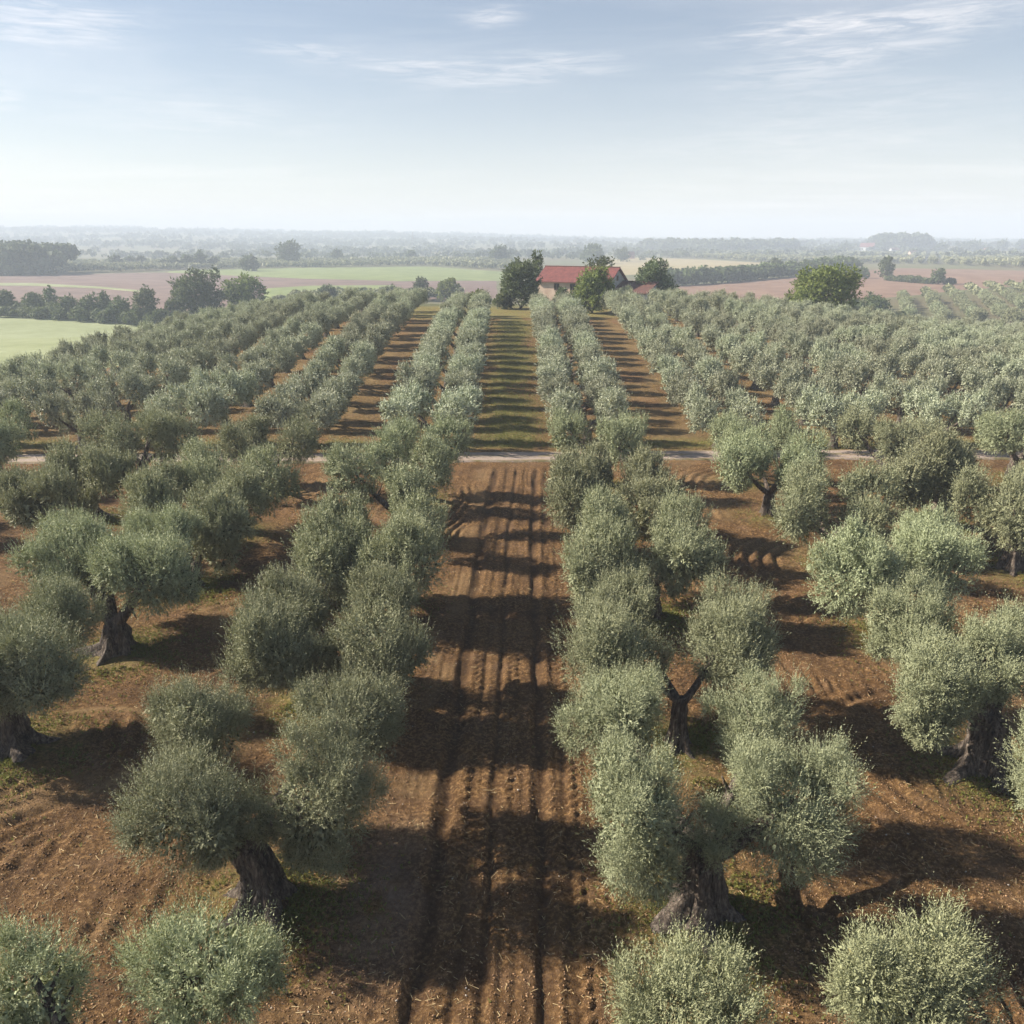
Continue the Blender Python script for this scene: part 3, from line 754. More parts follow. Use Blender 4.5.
BT = [
 ('dark rounded shrub against the left half of the farmhouse facade', 576, 308, 18, 17, 'broad'),
 ('dark rounded shrub closing the far end of the central strip', 503, 309, 22, 17, 'broad'),
 ('low yellowish shrub left of the dark rounded shrub at the strip end', 478, 304, 24, 12, 'broad_yellow'),
 ('small dark bush between the farmhouse annexe and its right-hand tree', 636, 312, 16, 14, 'broad'),
 ('large round dark green tree beyond the left edge of the orchard', 200, 324, 60, 53, 'broad'),
 ('yellow-green tree with ragged crown beside the large round dark tree', 247, 320, 48, 44, 'broad_yellow'),
 ('dense green tree touching the left end of the farmhouse', 521, 309, 46, 46, 'broad'),
 ('round green tree in front of the farmhouse facade', 592, 313, 48, 46, 'broad_yellow'),
 ('small pointed bright green shrub before the farmhouse wall', 561, 306, 14, 18, 'broad'),
 ('dark low shrub at the end of the first aisle right of the strip', 570, 318, 20, 22, 'broad'),
 ('large solitary tree with yellow-green sunlit crown behind the orchard', 821, 324, 84, 57, 'broad_yellow'),
 ('dark low bush at the foot of the large yellow-green tree', 868, 326, 44, 30, 'broad'),
 ('green bush behind the orchard, left of the farmhouse trees', 448, 303, 26, 24, 'broad_yellow'),
 ('hazy narrow bush behind the orchard, beside the green bush', 421, 301, 20, 23, 'broad'),
 ('low wide green bush between orchard and small green field', 392, 302, 22, 15, 'broad'),
 ('low dark bush at the orchard edge below the small green field', 362, 304, 18, 15, 'broad'),
 ('bushy shrub standing where the small green field begins', 328, 306, 26, 20, 'broad'),
 ('pale hazy bush right of the ragged yellow-green tree', 300, 308, 22, 14, 'broad'),
 ('hazy bush at the very left end of the valley hedge', 4, 314, 26, 24, 'broad'),
 ('second hazy bush from the left end of the valley hedge', 34, 316, 26, 22, 'broad'),
 ('slender hazy tree rising above the valley hedge', 52, 314, 15, 26, 'broad'),
 ('round hazy bush right of the slender tree in the valley hedge', 69, 319, 26, 22, 'broad'),
 ('wide hazy bush in the middle of the valley hedge', 90, 320, 26, 24, 'broad'),
 ('small crowned hazy tree above the middle of the valley hedge', 107, 318, 14, 26, 'broad'),
 ('round hazy bush at the tip of the pale green field', 121, 323, 24, 25, 'broad'),
 ('tall pale misty tree left of the large round dark tree', 148, 325, 28, 38, 'broad'),
 ('low misty bush under the tall pale misty tree', 160, 329, 24, 18, 'broad'),
 ('thin misty tree touching the large round dark tree', 176, 326, 20, 30, 'broad'),
 ('solitary large tree standing over the distant left grove', 289, 266, 28, 24, 'broad'),
 ('round distant tree left of the solitary large grove tree', 250, 272, 20, 15, 'broad'),
 ('first round tree at the left end of the far tree line', 116, 268, 14, 12, 'broad'),
 ('second round tree of the pair in the far tree line', 131, 267, 10, 10, 'broad'),
 ('third round tree, right half of the pair in the far line', 142, 267, 10, 10, 'broad'),
 ('tiny round tree between the pair and the tall hazy clump', 163, 269, 9, 8, 'broad'),
 ('wide low tree in the hazy clump of the far line', 174, 269, 13, 12, 'broad'),
 ('middle tree of the hazy clump in the far line', 187, 269, 13, 14, 'broad'),
 ('tallest tree of the hazy clump in the far line', 201, 269, 14, 17, 'broad'),
 ('small dark tree just right of the hazy clump', 215, 269, 12, 11, 'broad'),
 ('round tree behind the grove, right of the solitary large tree', 337, 263, 12, 12, 'broad'),
 ('broad round tree above the right end of the green field', 498, 264, 22, 17, 'broad'),
 ('small round tree near the lattice mast', 411, 261, 10, 9, 'broad'),
 ('big hazy dome-shaped tree behind the farmhouse roof', 592, 264, 26, 18, 'broad'),
 ('hazy upright tree right of the dome-shaped tree', 623, 262, 14, 13, 'broad'),
 ('dark upright tree standing in the long right hedge', 774, 276, 14, 17, 'broad'),
 ('tall green tree on the strip between the red fields', 884, 281, 17, 24, 'broad'),
 ('dark round solitary tree on the red tilled field', 937, 285, 14, 16, 'broad'),
 ('small low bush right of the dark round field tree', 950, 285, 10, 6, 'broad'),
 ('low bush on the red field beside the tall green tree', 860, 279, 16, 10, 'broad'),
 ('dark tree right of the far wooded knoll', 940, 254, 14, 10, 'broad'),
 ('round dark tree near the pinkish far house', 1001, 251, 11, 9, 'broad'),
 ('pale upright tree at the far right skyline', 1020, 249, 8, 8, 'broad'),
 ('flat wide tree right of the far wooded knoll', 970, 252, 26, 9, 'broad'),
 ('round tree between far white house and wooded knoll', 881, 253, 11, 11, 'broad'),
 ('rounded tree left of the far white house', 844, 253, 14, 8, 'broad'),
]
for b in BT: broad_tree(*b, group='trees and bushes around the orchard')
broad_tree('tall slim dark tree rising behind the left end of the farmhouse', 535, 305, 20, 58, 'broad', 14, group='trees and bushes around the orchard')
broad_tree('dense dark green tree behind the right end of the farmhouse', 652, 306, 52, 47, 'broad', 9, group='trees and bushes around the orchard')
broad_tree('pale hazy tree behind the tall slim farmhouse tree', 515, 305, 24, 50, 'broad', 30, group='trees and bushes around the orchard')
broad_tree('sparse tree spreading over the farmhouse roof ridge', 598, 306, 40, 52, 'broad', 16, group='trees and bushes around the orchard', gaps=.6)

def hedge_spots(px, n, r0, r1, dep, seed):
    rng = np.random.default_rng(seed); P = poly([hit(*p)[:2] for p in px], n); out = []
    for p in P:
        s = math.hypot(*p)
        for q in range(3):
            r = r0+(r1-r0)*rng.random(); out.append((p[0]+rng.normal()*r*.4, p[1]+rng.random()*dep, r, r*(.5+.5*rng.random())))
    return out
o = far_mass('hedgerow', hedge_spots([(-30, 316), (60, 321), (130, 326), (195, 331)], 80, 1.3, 2.6, 12, 17), M['broad'], .7, 110, None, 1.0, 19, 2.6)
tag(o, 'misty hedge behind the pale green field, bushes rising out of it', 'hedge')
o = far_mass('hedgerow', hedge_spots([(672, 287), (720, 284), (800, 277), (855, 271)], 90, 2.6, 4.6, 10, 7), M['broad'], .9, 130, None, 1.05, 9, 3.5)
tag(o, 'long dark hedgerow between the stubble and the red tilled field', 'hedge')
o = far_mass('hedgerow', hedge_spots([(890, 281.5), (932, 285)], 26, .9, 2.0, 3, 8), M['broad'], .7, 90, None, .9, 9, 2.0)
tag(o, 'short low hedgerow between two trees on the red tilled field', 'hedge')
def wood(name, px, depth_m, n, r0, r1, hh, seed, label):
    rng = np.random.default_rng(seed); P = poly([hit(*p)[:2] for p in px], n); out = []
    for p in P:
        for q in range(5):
            r = r0+(r1-r0)*rng.random(); out.append((p[0]+rng.normal()*r*.5, p[1]+rng.random()*depth_m, r, hh*(.35+.5*rng.random())))
            out.append((p[0]+rng.normal()*r*.5, p[1]+rng.random()*depth_m*.4, r, r*.6))
    o = far_mass(name, out, M['wood_leaf'], 1.6, 110, 'stuff', 1.1, seed, 5.0); o['label'] = label
wood('woodland', [(-40, 275), (10, 276), (40, 275)], 50, 30, 3.5, 6, 17, 4, 'dark hazy wood at the left edge of the valley')
wood('woodland', [(650, 252), (720, 253), (796, 252.5)], 90, 50, 6, 10, 14, 5, 'long dark wood below the skyline')
wood('woodland', [(888, 252), (905, 252.3), (930, 252)], 70, 26, 7, 12, 22, 6, 'wooded knoll behind the far white house')

# wooded far hills
rng = np.random.default_rng(77); n = 9500
yy = 850 + 2450*rng.random(n)**.85; xx = (rng.random(n)*2-1)*(.72*yy+60)
keep = (fbm(xx/260, yy/90, 91, 3) > .42) | (rng.random(n) < .08); xx, yy = xx[keep], yy[keep]
rr = (3.6+4.2*rng.random(len(xx)))*(.75+yy/4200)
far_mass('hill_woodland', np.stack([xx, yy, rr, rr*.5], 1), M['wood_leaf'], 3.6, 26, 'stuff', .8, 12, 9.0)['label'] = 'hazy woods scattered over the far hills'

# ------------------------------------------------------------------ buildings
def boxmesh(bs):
    V, Q = [], []
    for (x0, x1, y0, y1, z0, z1) in bs:
        o = len(V); V += [(x0, y0, z0), (x1, y0, z0), (x1, y1, z0), (x0, y1, z0), (x0, y0, z1), (x1, y0, z1), (x1, y1, z1), (x0, y1, z1)]
        Q += [(o, o+3, o+2, o+1), (o+4, o+5, o+6, o+7), (o, o+1, o+5, o+4), (o+1, o+2, o+6, o+5), (o+2, o+3, o+7, o+6), (o+3, o, o+4, o+7)]
    return np.array(V, float), np.array(Q)
def pyobj(name, V, faces, m, parent):
    me = bpy.data.meshes.new(name); me.from_pydata([tuple(map(float, v)) for v in V], [], faces); me.materials.append(m); me.update()
    return obj(name, me, parent)
M['plaster'] = plain('old_plaster', (.42, .30, .23), (.60, .48, .38), .9, .9, .02)
M['whitewash'] = plain('whitewashed_stone', (.40, .41, .42), (.58, .58, .57), 1.2, .9, .02)
def tiles(name, c0, c1):
    m, nt, b = mat(name); tc = nt.nodes.new('ShaderNodeTexCoord')
    w = N(nt, 'ShaderNodeTexWave', Scale=2.2, Distortion=.3); w.bands_direction = 'X'; L(nt, tc.outputs['Object'], w.inputs[0])
    c = ramp(nt, noise(nt, tc.outputs['Object'], 1.6, 5, .65), [(.35, c0), (.65, c1)]); L(nt, c, b.inputs['Base Color'])
    b.inputs['Roughness'].default_value = .8; bump(nt, b, w.outputs['Fac'], .06, .8); return m
M['tile_red'] = tiles('red_roof_tiles', (.13, .036, .033), (.215, .062, .052))
M['tile_brown'] = tiles('weathered_roof_tiles', (.10, .048, .038), (.16, .072, .056))
M['dark'] = plain('dark_window_glass', (.015, .017, .02), (.03, .032, .036), 2, .15, 0)
M['timber'] = plain('weathered_timber', (.12, .08, .055), (.2, .14, .10), 3, .8, .01)
M['fascia'] = plain('pale_fascia', (.5, .5, .5), (.62, .62, .6), 3, .8, 0)
M['steel'] = plain('galvanised_steel', (.28, .29, .3), (.36, .37, .38), 3, .5, 0)
def prism_wall(x0, x1, y0, y1, h, rise):
    ym = (y0+y1)/2
    V = [(x0, y0, -.6), (x1, y0, -.6), (x1, y1, -.6), (x0, y1, -.6), (x0, y0, h), (x1, y0, h), (x1, y1, h), (x0, y1, h), (x0, ym, h+rise), (x1, ym, h+rise)]
    return V, [(0, 1, 5, 4), (2, 3, 7, 6), (1, 2, 6, 9, 5), (3, 0, 4, 8, 7), (0, 3, 2, 1)]
def gable_roof(x0, x1, y0, y1, h, rise, ov=.45, th=.16):
    ym = (y0+y1)/2; s = rise/((y1-y0)/2); X0, X1 = x0-ov, x1+ov; a, b = y0-ov, y1+ov; ze = h-ov*s+.03; zr = h+rise+.03
    V = []
    for X_ in (X0, X1): V += [(X_, a, ze), (X_, ym, zr), (X_, b, ze), (X_, b, ze+th), (X_, ym, zr+th), (X_, a, ze+th)]
    return V, [(0, 1, 7, 6), (1, 2, 8, 7), (2, 3, 9, 8), (3, 4, 10, 9), (4, 5, 11, 10), (5, 0, 6, 11), (0, 5, 4, 1), (1, 4, 3, 2), (6, 7, 10, 11), (7, 8, 9, 10)]
def window(parent, x, z, w, h, y=0, nrm=-1, axis_='x', name='window'):
    fr = []; t = .07
    if axis_ == 'x':
        fr = [(x-w/2-t, x-w/2, y-.06, y+.05, z-h/2-t, z+h/2+t), (x+w/2, x+w/2+t, y-.06, y+.05, z-h/2-t, z+h/2+t),
              (x-w/2, x+w/2, y-.058, y+.05, z+h/2, z+h/2+t), (x-w/2, x+w/2, y-.09, y+.05, z-h/2-t, z-h/2), (x-.025, x+.025, y-.05, y+.04, z-h/2, z+h/2)]
        g = [(x-w/2, x+w/2, y-.02, y+.03, z-h/2, z+h/2)]
    else:
        fr = [(y-.05, y+.06, x-w/2-t, x-w/2, z-h/2-t, z+h/2+t), (y-.05, y+.06, x+w/2, x+w/2+t, z-h/2-t, z+h/2+t),
              (y-.05, y+.058, x-w/2, x+w/2, z+h/2, z+h/2+t), (y-.05, y+.09, x-w/2, x+w/2, z-h/2-t, z-h/2), (y-.04, y+.05, x-.025, x+.025, z-h/2, z+h/2)]
        g = [(y-.03, y+.02, x-w/2, x+w/2, z-h/2, z+h/2)]
    V, Q = boxmesh(fr); f = pyobj(name, V, [tuple(map(int, q)) for q in Q], M['timber'], parent)
    V, Q = boxmesh(g); pyobj('pane', V, [tuple(map(int, q)) for q in Q], M['dark'], f)
HY = 138.0; d = ray(609, 283); hx = d[0]*HY/d[1]; hz = float(H0(hx, HY))
ridge_z = CAMH + ray(600, 268)[2]*HY/ray(600, 268)[1]
print('house', hx, HY, hz, 'ridge', ridge_z)
rise = 2.1; wh = ridge_z-.2-rise-hz
house = thing('farmhouse', 'old farmhouse with red tiled roof, faded pink facade and lower brown-roofed annexe', 'house', (hx, HY, hz), R(-28))
Lh, Wd = 13.2, 7.6
V, Fc = prism_wall(-Lh, 0, 0, Wd, wh, rise); w_ = pyobj('wall', V, Fc, M['plaster'], house); w_.data.materials.append(M['whitewash'])
w_.data.polygons[2].material_index = 1
V, Fc = gable_roof(-Lh, 0, 0, Wd, wh, rise); rf = pyobj('roof', V, Fc, M['tile_red'], house)
V, Q_ = boxmesh([(-Lh-.46, .46, Wd/2-.14, Wd/2+.14, wh+rise+.16, wh+rise+.30)]); pyobj('ridge_cap', V, [tuple(map(int, q)) for q in Q_], M['tile_brown'], rf)
for x_ in (-9.6, -6.6, -2.6): window(house, x_, wh-.95, .85, 1.0)
window(house, Wd*.5, wh+.55, .7, .7, 0, 1, 'y')
V, Q_ = boxmesh([(-5.9, -4.95, -.07, .04, -.5, 1.6)]); pyobj('door', V, [tuple(map(int, q)) for q in Q_], M['timber'], house)
# annexe in front of the gable, its roof sloping forward
ax0, ax1, ay0, ay1 = .02, 6.2, 1.2, 6.2; ah, ar = wh-1.15, 1.05
V = [(ax0, ay0, -.8), (ax1, ay0, -.8), (ax1, ay1, -.8), (ax0, ay1, -.8), (ax0, ay0, ah-.5), (ax1, ay0, ah-.5), (ax1, ay1, ah+ar-.1), (ax0, ay1, ah+ar-.1)]
pyobj('annexe_wall', V, [(0, 1, 5, 4), (1, 2, 6, 5), (2, 3, 7, 6), (3, 0, 4, 7), (4, 5, 6, 7)], M['whitewash'], house)
sl = (ar+.4)/(ay1-ay0); V = []
for X_ in (ax0+.02, ax1+.35):
    V += [(X_, ay0-.4, ah-.47-.4*sl), (X_, ay1+.2, ah+ar-.07+.2*sl), (X_, ay1+.2, ah+ar+.08+.2*sl), (X_, ay0-.4, ah-.32-.4*sl)]
pyobj('annexe_roof', V, [(0, 1, 5, 4), (1, 2, 6, 5), (2, 3, 7, 6), (3, 0, 4, 7), (0, 3, 2, 1), (4, 5, 6, 7)], M['tile_brown'], house)
window(house, 1.6, ah-1.5, .8, .9, ay0); 
V, Q_ = boxmesh([(3.1, 4.0, ay0-.06, ay0+.04, -.6, 1.5)]); pyobj('door', V, [tuple(map(int, q)) for q in Q_], M['timber'], house)

def small_house(label, px, py, w, h, wall, roof, rz, name='village_house'):
    p = hit(px, py); dd = depth(p); W = w/F*dd; Hh = h/F*dd
    hs = thing(name, label, 'house', p, rz)
    V, Fc = prism_wall(-W/2, W/2, 0, W*.6, Hh*.55, Hh*.45); pyobj('wall', V, Fc, M[wall], hs)
    V, Fc = gable_roof(-W/2, W/2, 0, W*.6, Hh*.55, Hh*.45, .5, .25); pyobj('roof', V, Fc, M[roof], hs)
    for q in (-.3, 0, .3): window(hs, q*W, Hh*.3, W*.09, Hh*.2)
M['white'] = plain('white_plaster', (.68, .68, .66), (.8, .8, .78), 1, .8, 0)
M['rose'] = plain('rose_plaster', (.5, .25, .2), (.62, .36, .3), 1, .8, 0)
small_house('distant white house with bright red gabled roof near the wooded knoll', 866, 251.5, 13, 8, 'white', 'tile_red', R(-35))
small_house('distant low house with brown roof below the wooded knoll', 898, 253, 12, 5, 'whitewash', 'tile_brown', R(10))
small_house('distant yellow-brown low barn right of the wooded knoll', 914, 256, 8, 5, 'plaster', 'tile_brown', R(15))
small_house('distant pinkish house beside dark round tree', 989, 254, 8, 6, 'rose', 'tile_red', R(20))
small_house('distant rose-coloured house right of the farmhouse, below the hills', 632, 259, 6, 7, 'rose', 'tile_red', R(20))
# lattice mast on the far plain
p = hit(413.5, 254); dd = depth(p); hm = 21/F*dd
mast = thing('lattice_mast', 'thin steel lattice mast standing on the far plain', 'mast', p)
sg = []
def seg(a, b, r): sg.append(tube(np.linspace(a, b, 3), [r]*3, 1, 4, 0, 1))
for sx in (-1, 1):
    for sy in (-1, 1): seg(np.array([sx*1.6, sy*1.6, 0]), np.array([sx*.3, sy*.3, hm]), .16)
for i in range(9):
    z0, z1 = hm*i/9, hm*(i+1)/9; w0, w1 = 1.6-1.3*i/9, 1.6-1.3*(i+1)/9
    for sy in (-1, 1):
        seg(np.array([-w0, sy*w0, z0]), np.array([w1, sy*w1, z1]), .09); seg(np.array([sy*w0, -w0, z0]), np.array([sy*w1, w1, z1]), .09)
obj('tower', np_mesh('tower', *join(sg), M['steel'], False), mast)
sg = []; 
for zz in (.72, .86): seg(np.array([-2.6, 0, hm*zz]), np.array([2.6, 0, hm*zz]), .15)
obj('crossarm', np_mesh('crossarm', *join(sg), M['steel'], False), mast)

# ------------------------------------------------------------------ weeds, clods and straw
rng = np.random.default_rng(4)
PP = []
for t in trees:
    if t['y'] > 60: continue
    nb = int(2600*min(1, (22/max(t['y'], 8))**1.3)) if t['hero'] else 350
    a = rng.random(nb)*6.283; r = np.abs(rng.normal(size=nb))*1.25+.3
    x = t['x']+.35+np.cos(a)*r; y = t['y']-.15+np.sin(a)*r
    k = fbm(x*.9, y*.9, 61, 3) > .36
    PP.append(np.stack([x[k], y[k], np.full(k.sum(), .7+.5*(t['y'] > 30))], 1))
n = 14000; x = rng.normal(size=n)*1.5; y = ROAD_Y+2.5 + 55*rng.random(n)**1.1
PP.append(np.stack([x, y, np.full(n, 1.6)], 1)); 
n = 3500; x = (rng.random(n)*2-1)*45; y = ROAD_Y+2.2+rng.random(n)*1.8; PP.append(np.stack([x, y, np.full(n, 1.6)], 1))
n = 2600; y = 8+40*rng.random(n)**1.3; x = (rng.random(n)*2-1)*(.66*y+5); k = (np.abs(x+.2) > 3.0) & (fbm(x*.5, y*.5, 15, 3) > .5)
PP.append(np.stack([x[k], y[k], np.full(k.sum(), .7)], 1))
PP = np.concatenate(PP); B = np.stack([PP[:, 0], PP[:, 1], HD(PP[:, 0], PP[:, 1])-.01], 1)
D = np.stack([rng.normal(size=len(B))*.5, rng.normal(size=len(B))*.5, .5+rng.random(len(B))], 1); D = unit(D)*(.06+.09*rng.random((len(B), 1)))*PP[:, 2:]
V, A = leaves(rng, B, D, .075, .028, 5, .25+.6*rng.random(len(B)))
obj('weeds', crown_mesh('weeds', V, A, M['grass']), kind='stuff')['label'] = 'yellow-green weeds round the trunks and along the aisles'

def clods(n, smin, smax, material, name, seed, ylim=34, flat=.7, onx=None):
    rng = np.random.default_rng(seed)
    y = 8.3 + (ylim-8.3)*rng.random(n)**1.5; x = (rng.random(n)*2-1)*(.62*y+3)
    k = np.ones(n, bool)
    for x0, w, dep in RUTS: k &= np.abs(x-.027*(y-11)-.12*np.sin(y*.13)-x0) > w*1.2
    k &= rng.random(n) < (.75+.25*(np.abs(x) > 2.8)); x, y = x[k], y[k]; n = len(x)
    s = smin+(smax-smin)*rng.random(n)**3
    oc = np.array([(1, 0, 0), (0, 1, 0), (-1, 0, 0), (0, -1, 0), (.1, 0, 1), (0, .1, -1)], float)
    tri = np.array([(0, 1, 4), (1, 2, 4), (2, 3, 4), (3, 0, 4), (1, 0, 5), (2, 1, 5), (3, 2, 5), (0, 3, 5)])
    a = rng.random(n)*6.28; ca, sa = np.cos(a), np.sin(a)
    P = oc[None]*(1+.35*rng.normal(size=(n, 6, 1)))*s[:, None, None]*np.array([1, .8, flat])
    X_ = P[..., 0]*ca[:, None]-P[..., 1]*sa[:, None]; Y_ = P[..., 0]*sa[:, None]+P[..., 1]*ca[:, None]
    z = HD(x, y)
    V = np.stack([X_+x[:, None], Y_+y[:, None], P[..., 2]+z[:, None]+s[:, None]*.25], -1).reshape(-1, 3)
    Q = (tri[None]+np.arange(n)[:, None, None]*6).reshape(-1, 3)
    return obj(name, np_mesh(name, V, Q, material, False, k=3), kind='stuff')
M['clod'] = plain('soil_clod', (.20, .115, .058), (.40, .25, .135), 5, .95, 0)
M['stone'] = plain('pale_stone', (.36, .31, .26), (.55, .5, .43), 8, .9, 0)
clods(110000, .008, .032, M['clod'], 'soil_clods', 8)['label'] = 'loose reddish clods on the tilled soil'
clods(1100, .012, .035, M['stone'], 'pebbles', 9)['label'] = 'small pale pebbles on the soil'
M['straw'] = plain('straw', (.36, .26, .12), (.55, .43, .24), 8, .9, 0)
n = 5200; y = 8.5+30*rng.random(n)**1.4; x = (rng.random(n)*2-1)*(.62*y+3)
B = np.stack([x, y, HD(x, y)+.015], 1); an = rng.random(n)*6.28
D = np.stack([np.cos(an), np.sin(an), rng.normal(size=n)*.12], 1)*(.03+.09*rng.random((n, 1))**2)
w = np.stack([-np.sin(an), np.cos(an), 0*an], 1)*.005
V = np.stack([B-D-w, B+D-w, B+D+w+[0, 0, .004], B-D+w+[0, 0, .004]], 1).reshape(-1, 3)
obj('straw', np_mesh('straw', V, np.arange(len(V)).reshape(-1, 4), M['straw']), kind='stuff')['label'] = 'scattered dry straw and twigs on the soil'

# ------------------------------------------------------------------ haze
V, Q_ = boxmesh([(-2480, 2480, -62, 3400, float(Z.min())-1.2, max(75.0, float(Z.max())+15))])
hm_ = bpy.data.materials.new('haze'); hm_.use_nodes = True; nt = hm_.node_tree; nt.nodes.clear()
out = nt.nodes.new('ShaderNodeOutputMaterial'); pv = nt.nodes.new('ShaderNodeVolumePrincipled')
pv.inputs['Color'].default_value = (.74, .845, 1, 1); pv.inputs['Density'].default_value = .0006; pv.inputs['Anisotropy'].default_value = .0
L(nt, pv.outputs[0], out.inputs['Volume'])
hz_ = bpy.data.meshes.new('haze'); hz_.from_pydata([tuple(map(float, v)) for v in V], [], [tuple(map(int, q)) for q in Q_]); hz_.materials.append(hm_)
obj('haze', hz_, kind='stuff')

# ------------------------------------------------------------------ world: sky with thin cirrus
w = bpy.data.worlds.new('World'); C.world = w; w.use_nodes = True; nt = w.node_tree
bg = nt.nodes['Background']; sky = nt.nodes.new('ShaderNodeTexSky'); sky.sky_type = 'NISHITA'; sky.sun_disc = False
sun_dir = np.array([-SUN_TRAVEL[0], -SUN_TRAVEL[1]])       # towards the sun
sky.sun_elevation = SUN_EL; sky.sun_rotation = math.atan2(sun_dir[0], sun_dir[1])
sky.air_density = 1.0; sky.dust_density = .8; sky.ozone_density = 2.0; sky.altitude = 100
tc = nt.nodes.new('ShaderNodeTexCoord'); sx = nt.nodes.new('ShaderNodeSeparateXYZ'); L(nt, tc.outputs['Generated'], sx.inputs[0])
zz = math_(nt, 'ADD', math_(nt, 'MAXIMUM', sx.outputs[2], 0), .06)
cu = math_(nt, 'DIVIDE', sx.outputs[0], zz); cv = math_(nt, 'DIVIDE', sx.outputs[1], zz)
cb = nt.nodes.new('ShaderNodeCombineXYZ'); L(nt, cu, cb.inputs[0]); L(nt, cv, cb.inputs[1])
mp = nt.nodes.new('ShaderNodeMapping'); L(nt, cb.outputs[0], mp.inputs[0]); mp.inputs['Rotation'].default_value = (0, 0, R(-14)); mp.inputs['Scale'].default_value = (.28, .75, 1)
n1 = N(nt, 'ShaderNodeTexNoise', Scale=1.5, Detail=7, Roughness=.6, Distortion=.7); L(nt, mp.outputs[0], n1.inputs['Vector'])
n2 = N(nt, 'ShaderNodeTexNoise', Scale=.5, Detail=2); L(nt, mp.outputs[0], n2.inputs['Vector'])
cl = math_(nt, 'MULTIPLY', ramp(nt, n1.outputs['Fac'], [(.44, (0, 0, 0)), (.78, (1, 1, 1))]), ramp(nt, n2.outputs['Fac'], [(.42, (0, 0, 0)), (.62, (1, 1, 1))]))
# single long wisps: direction (x/y, z/y), slope, half length, half width
uu = math_(nt, 'DIVIDE', sx.outputs[0], math_(nt, 'MAXIMUM', sx.outputs[1], .05)); vv = math_(nt, 'DIVIDE', sx.outputs[2], math_(nt, 'MAXIMUM', sx.outputs[1], .05))
wn = N(nt, 'ShaderNodeTexNoise', Scale=7, Detail=6, Roughness=.62)
wm = nt.nodes.new('ShaderNodeMapping'); L(nt, tc.outputs['Generated'], wm.inputs[0]); wm.inputs['Scale'].default_value = (1, 1, 9); wm.inputs['Rotation'].default_value = (0, R(6), 0); L(nt, wm.outputs[0], wn.inputs['Vector'])
total = None
def uvof(px, py): d = ray(px, py); return d[0]/d[1], d[2]/d[1]
for (px, py, qx, qy, wd, amp) in ((730, 40, 1010, 10, 8, .9), (780, 62, 980, 40, 6, .5), (-40, 36, 140, 22, 9, .6), (-40, 4, 90, 12, 6, .4), (250, 45, 460, 72, 7, .5), (430, 82, 620, 62, 9, .5),
                                 (460, 18, 520, 14, 6, .6), (700, 85, 900, 70, 12, .3), (60, 105, 330, 118, 16, .22), (720, 130, 1030, 95, 16, .2), (-30, 95, 20, 92, 6, .5), (560, 160, 900, 150, 18, .12)):
    a, b = uvof(px, py), uvof(qx, qy); mxu, mxv = (a[0]+b[0])/2, (a[1]+b[1])/2; dx, dy = b[0]-a[0], b[1]-a[1]; ln = math.hypot(dx, dy); cx_, sx_ = dx/ln, dy/ln
    wdt = wd*1.2/F; amp = amp*.9
    du = math_(nt, 'SUBTRACT', uu, mxu); dv = math_(nt, 'SUBTRACT', math_(nt, 'MULTIPLY_ADD', math_(nt, 'SUBTRACT', wn.outputs['Fac'], .5), wdt*5.0, vv), mxv)
    s_ = math_(nt, 'DIVIDE', math_(nt, 'ADD', math_(nt, 'MULTIPLY', du, cx_), math_(nt, 'MULTIPLY', dv, sx_)), ln*.5)
    t_ = math_(nt, 'DIVIDE', math_(nt, 'SUBTRACT', math_(nt, 'MULTIPLY', dv, cx_), math_(nt, 'MULTIPLY', du, sx_)), wdt)
    e_ = math_(nt, 'EXPONENT', math_(nt, 'MULTIPLY', math_(nt, 'ADD', math_(nt, 'POWER', math_(nt, 'ABSOLUTE', s_), 3.), math_(nt, 'MULTIPLY', t_, t_)), -1.0))
    e_ = math_(nt, 'MULTIPLY', e_, amp)
    total = e_ if total is None else math_(nt, 'ADD', total, e_)
wn2 = N(nt, 'ShaderNodeTexNoise', Scale=16, Detail=6, Roughness=.65, Distortion=.6); L(nt, wm.outputs[0], wn2.inputs['Vector'])
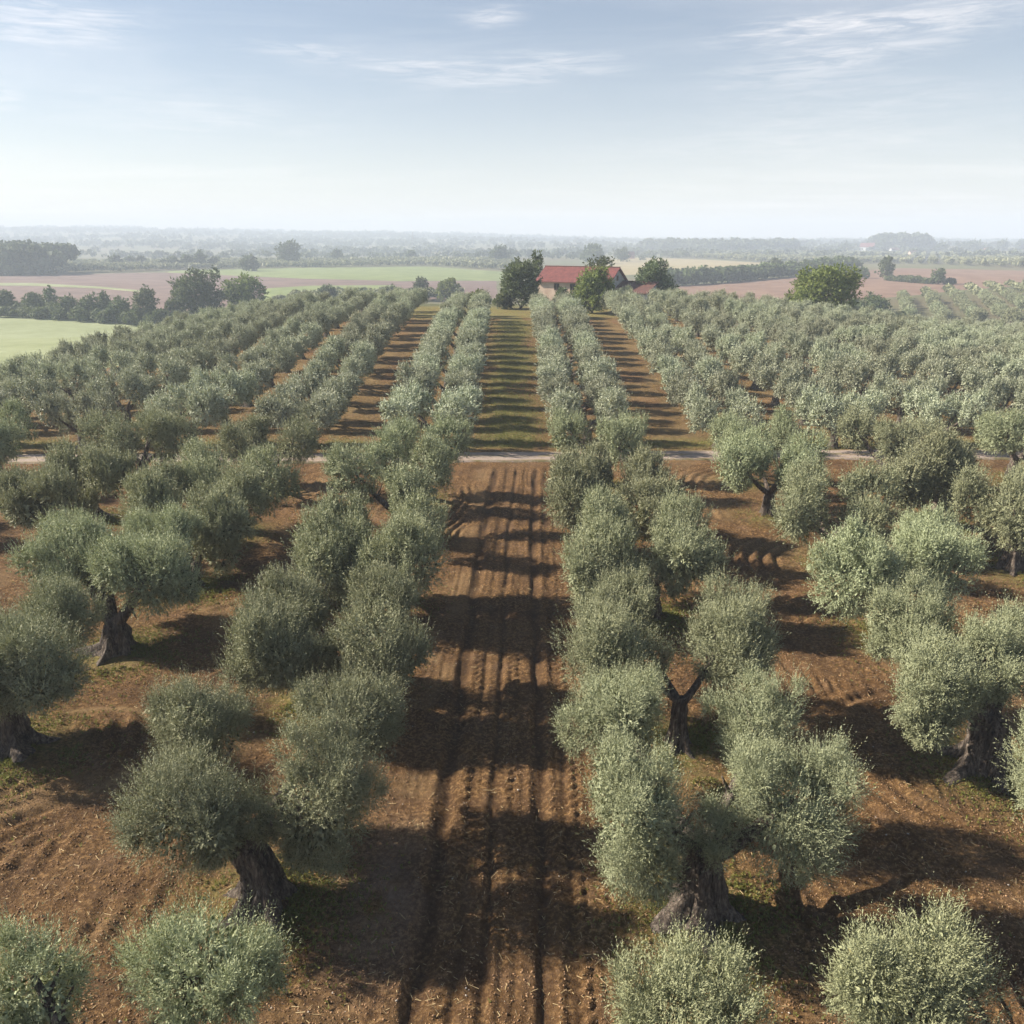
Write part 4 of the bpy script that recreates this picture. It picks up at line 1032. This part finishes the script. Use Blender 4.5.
wmask = ramp(nt, wn2.outputs['Fac'], [(.40, (.08, .08, .08)), (.64, (1, 1, 1))])
cl = math_(nt, 'MULTIPLY_ADD', total, wmask, math_(nt, 'MULTIPLY', cl, .35)); cl = math_(nt, 'MULTIPLY', cl, .62)
veil = math_(nt, 'MULTIPLY', math_(nt, 'EXPONENT', math_(nt, 'MULTIPLY', math_(nt, 'MAXIMUM', sx.outputs[2], 0), -7.0)), .52)
cl = math_(nt, 'MINIMUM', math_(nt, 'ADD', cl, veil), 1.0)
SKYK = .0500
CLOUD = (12.6, 11.8, 11.3)
c = mix(nt, cl, sky.outputs[0], CLOUD); L(nt, c, bg.inputs[0]); bg.inputs[1].default_value = SKYK

# ------------------------------------------------------------------ sun, camera, render settings
sl_ = bpy.data.lights.new('sun', 'SUN'); sl_.energy = 5.0; sl_.angle = R(.6); sl_.color = (1, .90, .76)
so = bpy.data.objects.new('sun', sl_); COL.objects.link(so); so.location = (0, 0, 60)
from mathutils import Vector
so.rotation_euler = Vector((SUN_TRAVEL[0]*math.cos(SUN_EL), SUN_TRAVEL[1]*math.cos(SUN_EL), -math.sin(SUN_EL))).to_track_quat('-Z', 'Y').to_euler()
cam = bpy.data.cameras.new('camera'); cam.sensor_width = 36; cam.lens = 36*F/1024; cam.clip_end = 9000; cam.clip_start = .1
co = bpy.data.objects.new('camera', cam); COL.objects.link(co); co.location = (0, 0, CAMH); co.rotation_euler = (math.pi/2-PITCH, 0, 0)
C.camera = co
C.view_settings.view_transform = 'Standard'; C.view_settings.look = 'None'; C.view_settings.exposure = 1.17; C.view_settings.gamma = 1
cy = C.cycles if hasattr(C, 'cycles') else None
C.render.engine = 'CYCLES'
cy = C.cycles; cy.use_denoising = True
try: cy.denoiser = 'OPENIMAGEDENOISE'
except Exception: pass
cy.max_bounces = 6; cy.diffuse_bounces = 3; cy.glossy_bounces = 2; cy.transmission_bounces = 3; cy.volume_bounces = 1; cy.transparent_max_bounces = 4
cy.use_adaptive_sampling = True; cy.adaptive_threshold = .02
